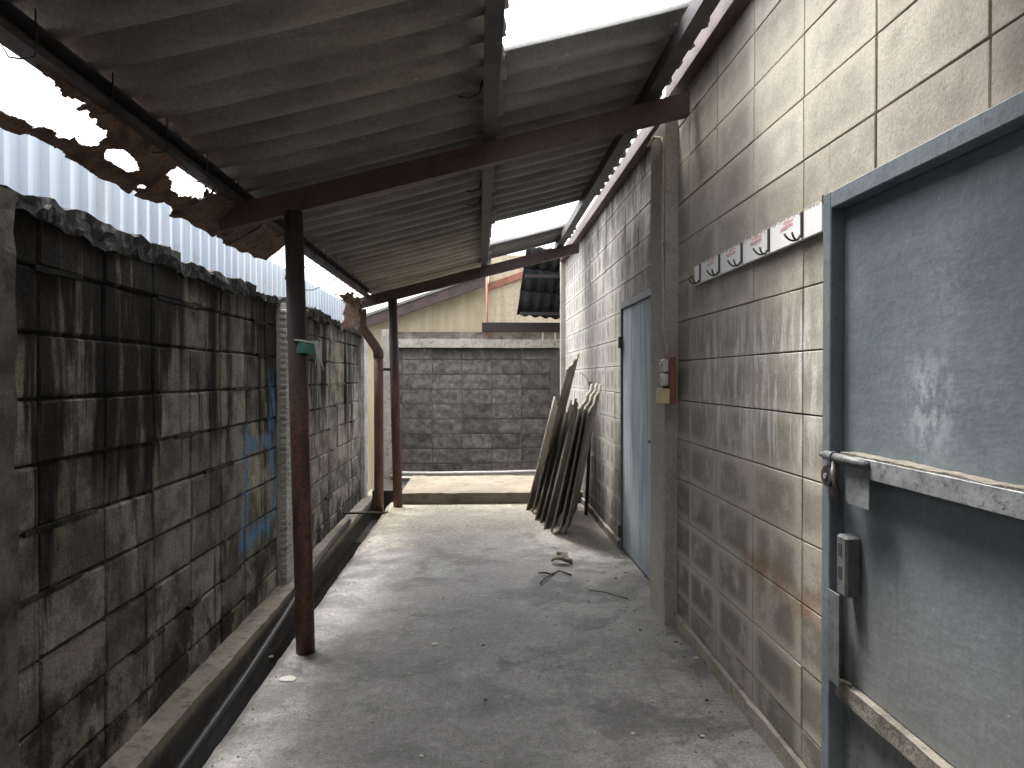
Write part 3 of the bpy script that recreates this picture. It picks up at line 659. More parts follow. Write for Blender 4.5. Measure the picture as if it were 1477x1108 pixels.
# gable of the house behind
GY = 10.6
gb = thing('gable_house', 'cream rendered house gable with brown raking board, beyond the rear wall', 'building', (0, GY, -0.6))
gl = onY(560, 460, GY); gr = onY(760, 390, GY)
sl = (gr.z - gl.z) / (gr.x - gl.x)
zl = gl.z + sl * (-3.0 - gl.x); zrr = 3.1
wl = MB(); xr = gl.x + (zrr - gl.z) / sl; wl.add([(-3, GY, -0.6), (xr, GY, -0.6), (xr, GY, zrr), (-3, GY, zl), (-3, GY + 3, -0.6), (xr, GY + 3, -0.6), (xr, GY + 3, zrr), (-3, GY + 3, zl)],
                  [(0, 1, 2, 3), (4, 7, 6, 5), (0, 3, 7, 4), (1, 5, 6, 2), (0, 4, 5, 1), (3, 2, 6, 7)])
obj('wall', wl.mesh('wall'), 'gable', gb)
def raking(name, m, y0, y1, dz0, dz1, xa=-3.3, xb=0.12):
    q = MB(); za = gl.z + sl * (xa - gl.x); zb = gl.z + sl * (xb - gl.x)
    q.add([(xa, y0, za + dz0), (xb, y0, zb + dz0), (xb, y1, zb + dz0), (xa, y1, za + dz0), (xa, y0, za + dz1), (xb, y0, zb + dz1), (xb, y1, zb + dz1), (xa, y1, za + dz1)],
          [(0, 3, 2, 1), (4, 5, 6, 7), (0, 1, 5, 4), (1, 2, 6, 5), (2, 3, 7, 6), (3, 0, 4, 7)])
    return obj(name, q.mesh(name), m, gb)
raking('raking_board', 'steel', GY - 0.30, GY - 0.22, -0.05, 0.10)
raking('roof_sheet', 'sheet', GY - 0.33, GY + 3.2, 0.105, 0.145)
raking('raking_board', 'redsteel', GY - 0.06, GY - 0.002, -0.10, 0.0, 0.13, 1.6)
uw = bx('upper_wall', 'gable', gb, 0.14, 2.6, GY - 0.001, GY + 2.9, 1.5, 3.15, 0)
aw = thing('tile_awning', 'dark ribbed tile awning hanging beside the corner of the grey building', 'awning', (0.76, 9.0, 2.0))
tl = bpy.data.meshes.new('awning_tile')
def corr(name, L, W, pitch, amp, th, per=8, sharp=0.0, sag=0.0, nl=1, chip=0.0, seed=0):
    """corrugated sheet: length along x, waves across y, origin at the middle of the low end"""
    nw = max(1, int(round(W / pitch * per))); v = []; f = []
    rnd = random.Random(seed)
    for s in (0, 1):
        for i in range(nl + 1):
            for j in range(nw + 1):
                y = -W / 2 + W * j / nw; ph = 2 * math.pi * (y + W / 2) / pitch
                zz = (amp * 2 * ((1 + math.sin(ph + 0.55 * math.cos(ph))) / 2) ** 3.0 - amp if not sharp < 0 else amp * math.sin(ph)) + (th if s else 0)
                x = L * i / nl
                if chip and i in (0, nl): x += (1 if i == 0 else -1) * rnd.random() * chip
                v.append((x, y, zz - sag * math.sin(math.pi * i / nl)))
    R1 = nw + 1; S = R1 * (nl + 1)
    for i in range(nl):
        for j in range(nw):
            a = i * R1 + j; f.append((a, a + R1, a + R1 + 1, a + 1)); f.append((S + a, S + a + 1, S + a + R1 + 1, S + a + R1))
        f.append((i * R1, S + i * R1, S + (i + 1) * R1, (i + 1) * R1)); a = i * R1 + nw; f.append((a, a + R1, S + a + R1, S + a))
    for j in range(nw):
        f.append((j, j + 1, S + j + 1, S + j)); a = nl * R1 + j; f.append((a, S + a, S + a + 1, a + 1))
    me = meshdata(name, v, f, True)
    return me
tme = corr('awning_tile', 0.36, 0.42, 0.14, 0.022, 0.014, 10)
ua = Vector((0.10, -0.55, 0.82)).normalized(); wa = Vector((1, 0, 0)); wa = (wa - ua * wa.dot(ua)).normalized(); na = ua.cross(wa)
for r_ in range(3):
    for c_ in range(3):
        o = obj('awning_tile', tme, 'tile', aw)
        M = Matrix((ua, wa, na)).transposed().to_4x4()
        o.matrix_world = M
        o.location = Vector((0.70, 9.20, 2.09)) + ua * (0.30 * r_) + wa * (0.415 * c_) + na * (0.018 * r_) * (1 if na.z > 0 else -1) - WORLD[aw]
for k_ in (0.08, 0.62): 
    cc = Vector((0.52, 9.12, 2.05)) + ua * k_; bx('batten', 'timber', aw, cc.x, 1.6, cc.y - 0.02, cc.y + 0.02, cc.z - 0.02, cc.z + 0.02, 0.002)
tb = thing('timber_beam', 'short black timber beam propped level above the rear wall', 'beam', (0.6, 9.2, 1.8))
z0 = onY(740, 479, 9.25).z; z1 = onY(740, 465, 9.25).z
bx('beam', 'timber', tb, onY(695, 470, 9.25).x, 2.0, 9.25, 9.33, z0, z1, 0.004)
for px in (783, 801):
    xx = onY(px, 485, 9.28).x; bx('prop', 'whitebit', tb, xx - 0.008, xx + 0.008, 9.28, 9.30, ztop + 0.1, z0, 0.001)
rp = onY(703, 487, 9.30)
tag(obj('thin_pipe', MB().tube([(rp.x + 0.02, 9.29, ztop + 0.12), (rp.x, 9.29, ztop + 0.2), (rp.x - 0.01, 9.29, 2.72)], 0.014, 8).mesh('thin_pipe', smooth=True), 'redsteel'), 'thin red-brown upright pipe standing on the rear wall beam', 'pipe')

# ================================================================== LEAN-TO CANOPY
cp = thing('lean_to_canopy', 'lean-to canopy of corrugated fibre-cement sheets on brown steel posts', 'canopy', (0, 3.2, 0))
SL = 0.262; SA = math.atan(SL)
def rt(x): return 2.372 + SL * x              # top of rafters
pb = onZ(441, 941); P1Y = pb.y; P1X = pb.x
pb2 = onZ(574, 731); P2Y = pb2.y; P2X = pb2.x
for (X, Y, rad) in ((P1X, P1Y, 0.043), (P2X, P2Y, 0.046)):
    top = rt(X) - 0.11
    po = obj('post', MB().tube([(0, 0, -0.02), (-0.05 * 0.14, 0, 0.3), (-0.05 * 0.43, 0, 0.9), (-0.05, 0, top)], rad, 20).mesh('post', smooth=True), 'post', cp, (X, Y, 0))
def rafter(Y, mname, xa=-1.19, xb=0.99, h=0.105):
    q = MB(); L = (xb - xa)
    def seg(y0, y1, d0, d1):
        q.add([(xa, y0, rt(xa) + d0), (xb, y0, rt(xb) + d0), (xb, y1, rt(xb) + d0), (xa, y1, rt(xa) + d0), (xa, y0, rt(xa) + d1), (xb, y0, rt(xb) + d1), (xb, y1, rt(xb) + d1), (xa, y1, rt(xa) + d1)],
              [(0, 3, 2, 1), (4, 5, 6, 7), (0, 1, 5, 4), (1, 2, 6, 5), (2, 3, 7, 6), (3, 0, 4, 7)])
    seg(Y - 0.026, Y - 0.022, -h, 0); seg(Y - 0.022, Y + 0.026, -h, -h + 0.004); seg(Y - 0.022, Y + 0.026, -0.004, 0)
    seg(Y + 0.022, Y + 0.026, -h + 0.004, -h + 0.016); seg(Y + 0.022, Y + 0.026, -0.016, -0.004)
    return obj('rafter', q.mesh('rafter'), mname, cp)
rafter(P1Y, 'steel'); rafter(P2Y, 'steel'); rafter(-0.5, 'steel')
for (xc, h) in ((-1.115, 0.072), (0.045, 0.07), (0.80, 0.07)):
    zb = rt(xc) + 0.002
    q = MB(); q.box(xc - 0.03, xc - 0.026, -2.4, 7.16, zb, zb + h); q.box(xc - 0.026, xc + 0.03, -2.4, 7.16, zb, zb + 0.004); q.box(xc - 0.026, xc + 0.03, -2.4, 7.16, zb + h - 0.004, zb + h)
    q.box(xc + 0.026, xc + 0.03, -2.4, 7.16, zb + 0.004, zb + 0.018)
    obj('purlin', q.mesh('purlin'), 'purlin', cp)
# flattened flashing strip lying on the wall side
WP = 0.185; SW = WP * 3
lowm = [corr('roof_sheet', 1.31, SW + 0.03, WP, 0.036, 0.007, 12, 0.2, 0.01, 4, 0.008, s) for s in range(3)]
upm = [corr('roof_sheet', 1.00, SW + 0.03, WP, 0.036, 0.007, 12, 0.2, 0.006, 4, 0.012, s + 5) for s in range(3)]
rs = random.Random(21)
y_edge = 2.65
k0 = int(math.floor((-2.3 - y_edge) / SW))
for k in range(k0, 9):
    y0 = y_edge + SW * k; yc = y0 + SW / 2
    if y0 + SW > 7.7: continue
    lx = -1.165
    o = obj('roof_sheet', lowm[k % 3], 'roof', cp, (lx + rs.uniform(-0.015, 0.015), yc, rt(lx) + 0.073 + 0.037 + rs.uniform(0, 0.004)))
    o.rotation_euler = (rs.uniform(-0.006, 0.006), -SA, rs.uniform(-0.008, 0.008))
    if k in (-1, -2) or k in (5, 6, 8): continue          # two places where the upper sheets are gone
    ux = -0.045
    o = obj('roof_sheet', upm[k % 3], 'roof', cp, (ux + rs.uniform(-0.012, 0.012), yc, rt(ux) + 0.073 + 0.037 + 0.012 + rs.uniform(0, 0.004)))
    o.rotation_euler = (rs.uniform(-0.006, 0.006), -SA, rs.uniform(-0.008, 0.008))
# bent hook bolts holding sheets to purlins
hk = MB().tube([(0.034, 0, 0.10), (0.036, 0, 0.0), (0.03, 0, -0.016), (0, 0, -0.022), (-0.03, 0, -0.018), (-0.05, 0.0, 0.02)], 0.0025, 6).mesh('hook_bolt', smooth=True)
hk2 = MB().tube([(-0.035, 0, 0.06), (-0.045, 0, 0.01), (-0.09, 0.01, -0.005), (-0.13, 0.012, 0.002)], 0.004, 6).mesh('hook_bolt', smooth=True)
for k in range(14):
    yy = 1.75 + 0.355 * k; obj('hook_bolt', hk, 'iron', cp, (-1.115, yy, rt(-1.115) + 0.002))
for yy in (2.75, 4.15, 4.5): obj('hook_bolt', hk2, 'iron', cp, (0.045, yy, rt(0.045) + 0.002 + rs.uniform(0, 0.02)))

# ================================================================== RUSTED GUTTER
gt = thing('rusted_gutter', 'rotten brown iron gutter full of torn holes along the canopy eave', 'gutter', (-1.25, 2.8, 2.0))
def gutter_mesh():
    ya, yb, ny, nt = 0.4, 4.12, 520, 40
    GX0, GZ0, GX1, GZ1 = -1.115, 2.083, -1.275, 1.957
    v = []; f = []
    def P(j, i):
        y = ya + (yb - ya) * j / ny; t = i / nt
        x = GX0 + (GX1 - GX0) * t; z = GZ0 + (GZ1 - GZ0) * t - 0.018 * math.sin(math.pi * t)
        z += 0.010 * mnoise.noise(Vector((y * 3, t * 2, 1))) + 0.005 * mnoise.noise(Vector((y * 11, t * 8, 1)))
        if t > 0.93: z += 0.02 * mnoise.noise(Vector((y * 6, 0, 9)))
        jr = random.Random(j * 97 + i); y += jr.uniform(-0.003, 0.003); x += jr.uniform(-0.0025, 0.0025)
        return (x, y, z)
    ell = [(1.62, 0.40, 0.62, 0.36), (2.38, 0.46, 0.11, 0.15), (2.80, 0.22, 0.15, 0.25), (2.98, 0.05, 0.06, 0.07),
           (2.10, 1.0, 0.10, 0.12), (2.84, 1.0, 0.08, 0.18), (3.46, 1.0, 0.05, 0.07), (1.45, 0.98, 0.12, 0.12), (4.12, 1.0, 0.12, 0.2), (0.9, 0.5, 0.3, 0.3), (2.60, 0.72, 0.025, 0.06)]
    for j in range(ny + 1):
        for i in range(nt + 1): v.append(P(j, i))
    for j in range(ny):
        for i in range(nt):
            y = ya + (yb - ya) * (j + 0.5) / ny; t = (i + 0.5) / nt
            n1 = mnoise.noise(Vector((y * 13, t * 4.2, 3))) * 0.55 + mnoise.noise(Vector((y * 34, t * 11, 3))) * 0.3
            if any(((y - a) / c) ** 2 + ((t - b) / d) ** 2 < 1 + n1 for a, b, c, d in ell): continue
            if t > 0.9 and mnoise.noise(Vector((y * 9, 5, 1))) > 0.38: continue
            a = j * (nt + 1) + i; f.append((a, a + 1, a + nt + 2, a + nt + 1))
    me = meshdata('trough', v, f, True)
    bm = bmesh.new(); bm.from_mesh(me); bmesh.ops.solidify(bm, geom=bm.faces[:], thickness=0.004)
    loose = [q for q in bm.verts if not q.link_faces]; bmesh.ops.delete(bm, geom=loose, context='VERTS')
    bm.to_mesh(me); bm.free(); return me
obj('trough', gutter_mesh(), 'gutter', gt)
for yy in (2.98, 3.62):
    q = MB().tube([(-1.10, yy, 2.10), (-1.13, yy - 0.01, 2.045), (-1.20, yy - 0.03, 2.0), (-1.28, yy - 0.05, 1.95)], 0.005, 6)
    obj('strap', q.mesh('strap', smooth=True), 'iron', gt)
# torn end of the gutter further along
def crumple(name, pts_a, pts_b, n=26, m=16, amp=0.02, seed=1, ragged=0.35):
    a0, a1 = Vector(pts_a[0]), Vector(pts_a[1]); b0, b1 = Vector(pts_b[0]), Vector(pts_b[1]); v = []; f = []
    nrm = (a1 - a0).cross(b0 - a0).normalized()
    for i in range(n + 1):
        for j in range(m + 1):
            s, t = i / n, j / m
            p = a0.lerp(a1, s).lerp(b0.lerp(b1, s), t)
            p = p + nrm * (amp * (mnoise.noise(Vector((s * 3, t * 3, seed))) * 2 + mnoise.noise(Vector((s * 9, t * 9, seed)))) + amp * 2 * math.sin(math.pi * t))
            v.append(p)
    for i in range(n):
        for j in range(m):
            s, t = (i + .5) / n, (j + .5) / m; e = min(s, 1 - s, t, 1 - t)
            if e < ragged * 0.2 * (1 + 1.6 * mnoise.noise(Vector((s * 6, t * 6, seed + 4)))): continue
            a = i * (m + 1) + j; f.append((a, a + 1, a + m + 2, a + m + 1))
    me = meshdata(name, v, f, True); bm = bmesh.new(); bm.from_mesh(me); bmesh.ops.solidify(bm, geom=bm.faces[:], thickness=0.003)
    bmesh.ops.delete(bm, geom=[q for q in bm.verts if not q.link_faces], context='VERTS'); bm.to_mesh(me); bm.free(); return me
sy = 6.55
A = [onY(489, 478, sy), onY(520, 473, sy)]; B = [onY(493, 424, sy), onY(508, 424, sy)]
me = crumple('gutter_scrap', (A[0], A[1] + Vector((0, 0.15, 0))), (B[0], B[1] + Vector((0, 0.2, 0))), amp=0.015, seed=3)
sc = obj('gutter_scrap', me, 'scrap'); tag(sc, 'torn pale rusty piece of gutter sheet hanging over the far end of the stained wall', 'scrap metal')
A = [Vector((-1.27, 5.9, 1.99)), Vector((-1.27, 7.1, 1.96))]; B = [Vector((-1.13, 5.9, 2.06)), Vector((-1.12, 7.1, 2.05))]
sc = obj('gutter_remnant', crumple('gutter_remnant', A, B, 40, 12, 0.012, 8, 0.9), 'gutter'); tag(sc, 'ragged brown remnant of gutter left under the eave above the downpipe', 'gutter')
for i, pts in enumerate(([(-1.14, 4.35, 2.06), (-1.2, 4.4, 1.97), (-1.22, 4.42, 1.90), (-1.19, 4.5, 1.895)], [(-1.15, 4.7, 2.03), (-1.27, 4.8, 1.98), (-1.29, 4.95, 1.90), (-1.25, 5.25, 1.935), (-1.14, 5.6, 2.06)])):
    tag(obj('bent_wire', MB().tube(pts, 0.004, 6).mesh('bent_wire', smooth=True), 'iron'), ['short bent wire dangling from the eave just past the first post', 'long looped wire hanging under the eave between the posts'][i], 'wire')

# ================================================================== DOWNPIPE, HOSES
dpb = onZ(548, 736); dx, dy = dpb.x - 0.005, dpb.y - 0.03
e1 = onY(546, 507, dy); e2 = onY(524, 474, dy + 0.02); e3 = onY(522, 446, dy + 0.02)
dp = thing('downpipe', 'fat red-brown downpipe with an elbow at its top, standing in the drain', 'pipe', (dx, dy, -0.1))
obj('pipe', MB().tube([(dx, dy, -0.06), (dx, dy, 0.5), (dx, dy, 1.0), (e1.x, dy, e1.z - 0.02)], 0.045, 20).mesh('pipe', smooth=True), 'downpipe', dp)
obj('elbow', MB().tube([(e1.x, dy, e1.z - 0.06), (e1.x - 0.003, dy, e1.z), (e1.x - 0.03, dy, e1.z + 0.05), (e2.x, e2.y, e2.z), (e2.x - 0.012, e2.y, e2.z + 0.05), (e3.x, e3.y, e3.z)], [0.050, 0.048, 0.045, 0.045, 0.045, 0.044], 20).mesh('elbow', smooth=True), 'downpipe', dp)
bx('strap', 'iron', dp, dx + 0.045, P2X - 0.04, dy, dy + 0.02, onY(560, 535, dy).z, onY(560, 531, dy).z, 0.002)
tag(bx('drain_bar', 'iron', None, -1.29, DX + 0.05, dy - 0.10, dy - 0.07, -0.012, 0.006, 0.002), 'flat black bar laid across the drain at the foot of the downpipe', 'bar')
hose = [(-1.165, -2.3, -0.30), (-1.165, 1.0, -0.29), (-1.17, 2.0, -0.275), (-1.175, 2.75, -0.25), (-1.19, 3.5, -0.235), (-1.215, 4.3, -0.205), (-1.235, 4.9, -0.165), (-1.25, 5.4, -0.137), (-1.275, 6.4, -0.135), (-1.285, 6.9, -0.13)]
tag(obj('drain_pipe', MB().tube(hose, 0.019, 12).mesh('drain_pipe', smooth=True), 'greyhose'), 'long black plastic pipe lying along the drain and over the kerb', 'pipe')
h2 = [(-1.06, -2.3, -0.36), (-1.07, 2.0, -0.36), (-1.10, 3.5, -0.355), (-1.09, 5.0, -0.36), (-1.12, 6.6, -0.36)]
tag(obj('drain_cable', MB().tube(h2, 0.012, 8).mesh('drain_cable', smooth=True), 'black'), 'thin black hose lying at the bottom of the drain', 'hose')
rp0 = [(-1.0, 9.0, 0.045), (-0.6, 8.98, 0.042), (0.2, 9.0, 0.045), (1.0, 9.02, 0.06), (1.4, 9.03, 0.07)]
tag(obj('wall_pipe', MB().tube(rp0, 0.022, 10).mesh('wall_pipe', smooth=True), 'white'), 'whitish pipe running along the foot of the rear wall', 'pipe')
rp1 = [(-1.0, 8.75, 0.02), (-0.5, 8.72, 0.018), (0.3, 8.62, 0.015), (1.2, 8.5, 0.01)]
tag(obj('wall_pipe', MB().tube(rp1, 0.016, 10).mesh('wall_pipe', smooth=True), 'white'), 'thinner pale pipe lying slantwise behind the step slab', 'pipe')

# ================================================================== HOOK BOARD, SWITCH BOX, CABLE
BFX = RX - 0.022
hb = thing('hook_board', 'white board with five black double hooks and faded red print', 'coat rack', (BFX, 2.6, 1.76))
yb0, yb1 = yf + 0.004, onX(1001.5, 395, BFX).y
bd_ = bx('board', 'hookboard', hb, BFX, BFX + 0.014, yb0, yb1, 1.712, 1.806, 0.0015)
bx('backing', 'boardback', hb, BFX + 0.0145, RX - 0.0015, yb0 + 0.004, yb1 - 0.01, 1.72, 1.811, 0.001)
bx('backing', 'boardback', hb, BFX + 0.001, RX - 0.002, yb0 - 0.001 - 0.0, yb0 + 0.003, 1.79, 1.818, 0.0005)
prong = MB()
for s, ext in ((0, 0.040), (1, 0.026)):
    yo = 0.024 if s == 0 else 0.0
    pts = []
    for k in range(9):
        a = math.pi * (0.02 + 0.86 * k / 8)
        pts.append((-0.004 - ext * (1 - math.cos(a)) / 2, yo * (k / 8) + 0.003, -0.030 - 0.020 * math.sin(a) + (0.016 * (k / 8) ** 2)))
    prong.tube(pts, 0.0034, 6)
prong_me = prong.mesh('prong', smooth=True)
plate_me = MB().box(-0.003, 0, -0.008, 0.008, -0.038, 0.041).mesh('hook', bevel=0.001)
base_y = [onX(px, 370, BFX).y for px in (1010, 1037.7, 1070, 1109, 1157)]
for i, y in enumerate(base_y):
    h_ = obj('hook', plate_me, 'iron', hb, (BFX - 0.0005, y, 1.757)); obj('prong', prong_me, 'iron', h_, (BFX - 0.002, y, 1.757))
    bx('joint_line', 'boardback', hb, BFX - 0.0006, BFX + 0.001, y - 0.0105, y - 0.0085, 1.714, 1.80, 0)
    if i > 0:      # two short rows of worn red lettering
        yy = y + 0.066
        for r_ in range(2):
            t = yy
            while t < y + 0.140 + 0.020 * r_:
                ww = rs.uniform(0.006, 0.013); hh = rs.uniform(0.006, 0.009)
                bx('print', 'redprint', hb, BFX - 0.0012, BFX + 0.001, t, t + ww, 1.786 - 0.013 * r_ + rs.uniform(-0.001, 0.001), 1.786 - 0.013 * r_ + hh, 0); t += ww + rs.uniform(0.002, 0.004)
        bx('print', 'redprint', hb, BFX - 0.0012, BFX + 0.001, yy + 0.03, y + 0.16, 1.7690, 1.7702, 0)
sb = thing('switch_box', 'brown switch board with two white switches and a yellowed box', 'switch box', (PF, 3.66, 1.15))
zt, zb_ = onX(966, 515, PF).z, onX(966, 583, PF).z
ys = 3.44
bx('backboard', 'brownbox', sb, PF, PF + 0.030, ys, ys + 0.10, zb_, zt, 0.002)
for dz in (0.012, 0.085):
    s_ = bx('switch', 'white', sb, PF - 0.032, PF - 0.0005, ys + 0.022, ys + 0.080, zt - dz - 0.062, zt - dz, 0.006)
    bx('rocker', 'white', s_, PF - 0.039, PF - 0.033, ys + 0.04, ys + 0.062, zt - dz - 0.045, zt - dz - 0.018, 0.002)
bx('junction_box', 'yellow', sb, PF - 0.046, PF - 0.0005, ys + 0.003, ys + 0.098, zb_ + 0.002, zb_ + 0.078, 0.003)
bx('plug', 'black', sb, PF - 0.026, PF - 0.0005, ys + 0.035, ys + 0.065, zb_ + 0.080, zb_ + 0.094, 0.003)
cb = thing('power_cable', 'cream cable clipped up the grey pilaster above the switch box', 'cable', (PF, 3.64, 1.4))
yc_ = 3.556
pts = [(PF + 0.012, ys + 0.075, zt - 0.01), (PF + 0.004, ys + 0.088, zt + 0.06), (PF - 0.006, yc_ + 0.004, zt + 0.16), (PF - 0.007, yc_ - 0.002, zt + 0.3), (PF - 0.008, yc_ + 0.005, zt + 0.55), (PF - 0.007, yc_, zt + 0.95), (PF - 0.007, yc_ + 0.005, 2.48), (PF - 0.008, yc_ + 0.03, 2.53), (PF - 0.02, yc_ + 0.12, 2.565), (PF - 0.02, yc_ + 0.27, 2.57)]
obj('cable', MB().tube(pts, 0.0075, 8).mesh('cable', smooth=True), 'cable', cb)
for k in range(7):
    z = zt + 0.16 + k * 0.145; bx('clip', 'cable', cb, PF - 0.018, PF - 0.001, yc_ - 0.010, yc_ + 0.014, z, z + 0.009, 0.002)

# ================================================================== LEANING SHEETS
st_spec = [((761, 736), (801, 572), 1.20, 1.0), ((769, 740), (820, 533), 1.50, 1.0), ((774, 750), (815, 578), 1.2, 1.0), ((781, 754), (825, 577), 1.2, 1.0),
           ((787, 763), (832, 575), 1.2, 1.0), ((797, 769), (838, 590), 1.2, 1.0), ((808, 771), (845, 592), 1.2, 1.0), ((817, 771), (851, 596), 1.2, 1.0)]
st_lab = ['short corrugated sheet leaning outermost in the stack, farthest from the wall', 'tallest corrugated sheet in the leaning stack, rising above the others',
          'corrugated sheet leaning next in from the tallest one, on its wall side', 'second corrugated sheet in from the tallest one toward the grey wall',
          'third corrugated sheet in from the tallest one toward the grey wall', 'fourth corrugated sheet in from the tallest one toward the grey wall',
          'corrugated sheet just outside the innermost one of the leaning stack', 'corrugated sheet leaning innermost, closest to the grey wall']
for i, (b_, t_, L, _) in enumerate(st_spec):
    B0 = onZ(*b_, 0.004); d = ray(*t_); O = Vector((0, 0, H)); best = None
    for k in range(400):
        T = O + d * (4.5 + k * 0.012) / d.y
        if T.x > RXF - 0.155 - 0.006 * (7 - i): break
        e = abs((T - B0).length - L)
        if best is None or e < best[0]: best = (e, T)
    L = (best[1] - B0).length; u = (best[1] - B0).normalized()
    wv = Vector((0.28, 1, 0)); wv = (wv - u * wv.dot(u)).normalized(); nv = u.cross(wv)
    me = corr('leaning_sheet', L, 0.44, WP, 0.006, 0.016, 8, -1, 0.002, 4, 0.003, i + 30)
    o = obj('leaning_sheet', me, 'sheet')
    M = Matrix((u, wv, nv)).transposed().to_4x4(); M.translation = B0 + wv * 0.22
    o.matrix_world = M
    lab = st_lab[i] or 'dusty grey corrugated sheet in the middle of the leaning stack'
    tag(o, lab, 'roofing sheet', 'roofing sheets leaning against the grey wall')
q = MB().tube([(0.99, 6.42, 0.0), (1.02, 6.40, 0.7), (1.028, 6.40, 1.24)], 0.016, 8)
tag(obj('steel_rod', q.mesh('steel_rod', smooth=True), 'iron'), 'dark iron rod standing behind the leaning sheets', 'rod')
tag(obj('thin_wire', MB().tube([(1.02, 6.42, 1.2), (1.0, 6.46, 1.28), (0.96, 6.6, 1.33), (0.97, 6.7, 1.325)], 0.003, 5).mesh('thin_wire', smooth=True), 'iron'), 'thin curling wire above the leaning sheets', 'wire')

# ================================================================== PLASTIC TIED ROUND THE POST
ptz = onY(430, 500, P1Y).z
pl = thing('plastic_tie', 'green plastic film and white string tied round the first canopy post', 'plastic', (P1X, P1Y, ptz))
q = MB(); n = 22; v = []; f = []
for j in range(4):
    for k in range(n):
        a = 2 * math.pi * k / n; r_ = 0.047 + 0.004 * math.sin(5 * a + j) + (0.004 if j in (1, 2) else 0)
        v.append((r_ * math.cos(a), r_ * math.sin(a), -0.024 + 0.017 * j + 0.004 * math.sin(3 * a)))
for j in range(3):
    for k in range(n): f.append((j * n + k, j * n + (k + 1) % n, (j + 1) * n + (k + 1) % n, (j + 1) * n + k))
obj('film', meshdata('film', v, f, True), 'green', pl, (P1X, P1Y, ptz - 0.01))
obj('string', MB().tube([(P1X + 0.056 * math.cos(a * .5236), P1Y + 0.056 * math.sin(a * .5236), ptz + 0.022 + 0.006 * math.sin(a)) for a in range(13)], 0.005, 6).mesh('string', smooth=True), 'string', pl)
for k in range(5):
    x0 = P1X + 0.05 + 0.006 * k; obj('string_end', MB().tube([(x0, P1Y - 0.03, ptz + 0.02), (x0 + 0.012, P1Y - 0.035, ptz - 0.03 - 0.012 * k), (x0 + 0.008 + 0.003 * k, P1Y - 0.035, ptz - 0.09 - 0.02 * (k % 3))], 0.0022, 5).mesh('string_end', smooth=True), 'string', pl)

# ================================================================== NEIGHBOUR'S SHEET FENCE
fe = thing('sheet_fence', 'pale blue ribbed steel sheet fence beyond the stained block wall', 'fence', (-1.95, 3, -0.6))
def fence_sheet():
    prof = []; y = 0.0
    for k in range(5):
        prof += [(y, 0), (y + 0.085, 0), (y + 0.098, 0.032), (y + 0.130, 0.032), (y + 0.15, 0)]; y += 0.15
    prof.append((y, 0))
    v = []; f = []
    for (a, d) in prof: v += [(d, a, 0), (d, a, 2.98), (d - 0.002, a, 0), (d - 0.002, a, 2.98)]
    for i in range(len(prof) - 1):
        a = i * 4; f += [(a, a + 4, a + 5, a + 1), (a + 2, a + 3, a + 7, a + 6), (a + 1, a + 5, a + 7, a + 3), (a, a + 2, a + 6, a + 4)]
    return meshdata('fence_sheet', v, f)
fme = fence_sheet()
for k in range(16): obj('fence_sheet', fme, 'fence', fe, (-1.95 + 0.003 * (k % 2), -2.0 + 0.75 * k, -0.62))
for zz in (0.4, 1.6): bx('rail', 'galv', fe, -2.02, -1.96, -2.0, 10.0, zz, zz + 0.05, 0.002)

# ================================================================== SMALL LITTER ON THE FLOOR
def leaf_litter(name, c, size, ang, label):
    n, m = 10, 4; v = []; f = []
    for i in range(n + 1):
        for j in range(-m, m + 1):
            s = i / n; wdt = 0.30 * math.sin(math.pi * min(1, s * 0.94 + 0.05)) ** 0.8; t = j / m
            v.append((s * size, wdt * size * t, size * (0.10 + 0.16 * t * t * (0.5 + s) + 0.10 * math.sin(4.5 * s) + 0.05 * mnoise.noise(Vector((s * 6, t * 4, size * 50))))))
    R1 = 2 * m + 1
    for i in range(n):
        for j in range(2 * m): a = i * R1 + j; f.append((a, a + 1, a + R1 + 1, a + R1))
    zmin = min(q[2] for q in v); v = [(a, b, q - zmin + 0.003) for a, b, q in v]
    me = meshdata(name, v, f, True); bm = bmesh.new(); bm.from_mesh(me); bmesh.ops.solidify(bm, geom=bm.faces[:], thickness=0.0015); bm.to_mesh(me); bm.free()
    o = obj(name, me, 'leaf', None, c, (0, 0, ang)); tag(o, label, 'leaf'); return o
p0 = onZ(795, 814); leaf_litter('curled_leaf', p0, 0.145, R(-8), 'large curled dry leaf lying on the floor before the sheets')
p0 = onZ(818, 808); leaf_litter('curled_leaf', p0, 0.12, R(120), 'small upturned dry leaf touching the larger curled leaf')
def twig(pxs, r, label):
    pts = []
    for k, (a, b) in enumerate(pxs):
        p_ = onZ(a, b); p_.z = r + 0.004 + 0.008 * (k % 2); pts.append(p_)
    tag(obj('twig', MB().tube(pts, r, 6).mesh('twig', smooth=True), 'twig'), label, 'twig')
twig([(777, 829), (786, 830), (797, 831), (806, 827), (824, 832)], 0.006, 'dark crooked twig lying just in front of the curled leaf')
twig([(779, 844), (787, 837), (798, 829)], 0.005, 'short dark twig crossing the crooked one by the leaf')
twig([(850, 853), (872, 858), (906, 866)], 0.003, 'long thin straw lying on the floor in front of the blue door')
def chip(px, py, s, z, i):
    n = 7; rnd = random.Random(i); c = onZ(px, py, z); v = []
    for k in range(n):
        a = 2 * math.pi * k / n; r_ = s * rnd.uniform(0.55, 1.1); v.append((r_ * math.cos(a), r_ * 0.8 * math.sin(a), 0))
    v += [(a * 0.85, b * 0.85, 0.002 + rnd.uniform(0, 0.002)) for a, b, _ in v]
    f = [tuple(range(n))[::-1], tuple(range(n, 2 * n))] + [(k, (k + 1) % n, n + (k + 1) % n, n + k) for k in range(n)]
    return meshdata('paint_chip', v, f), c
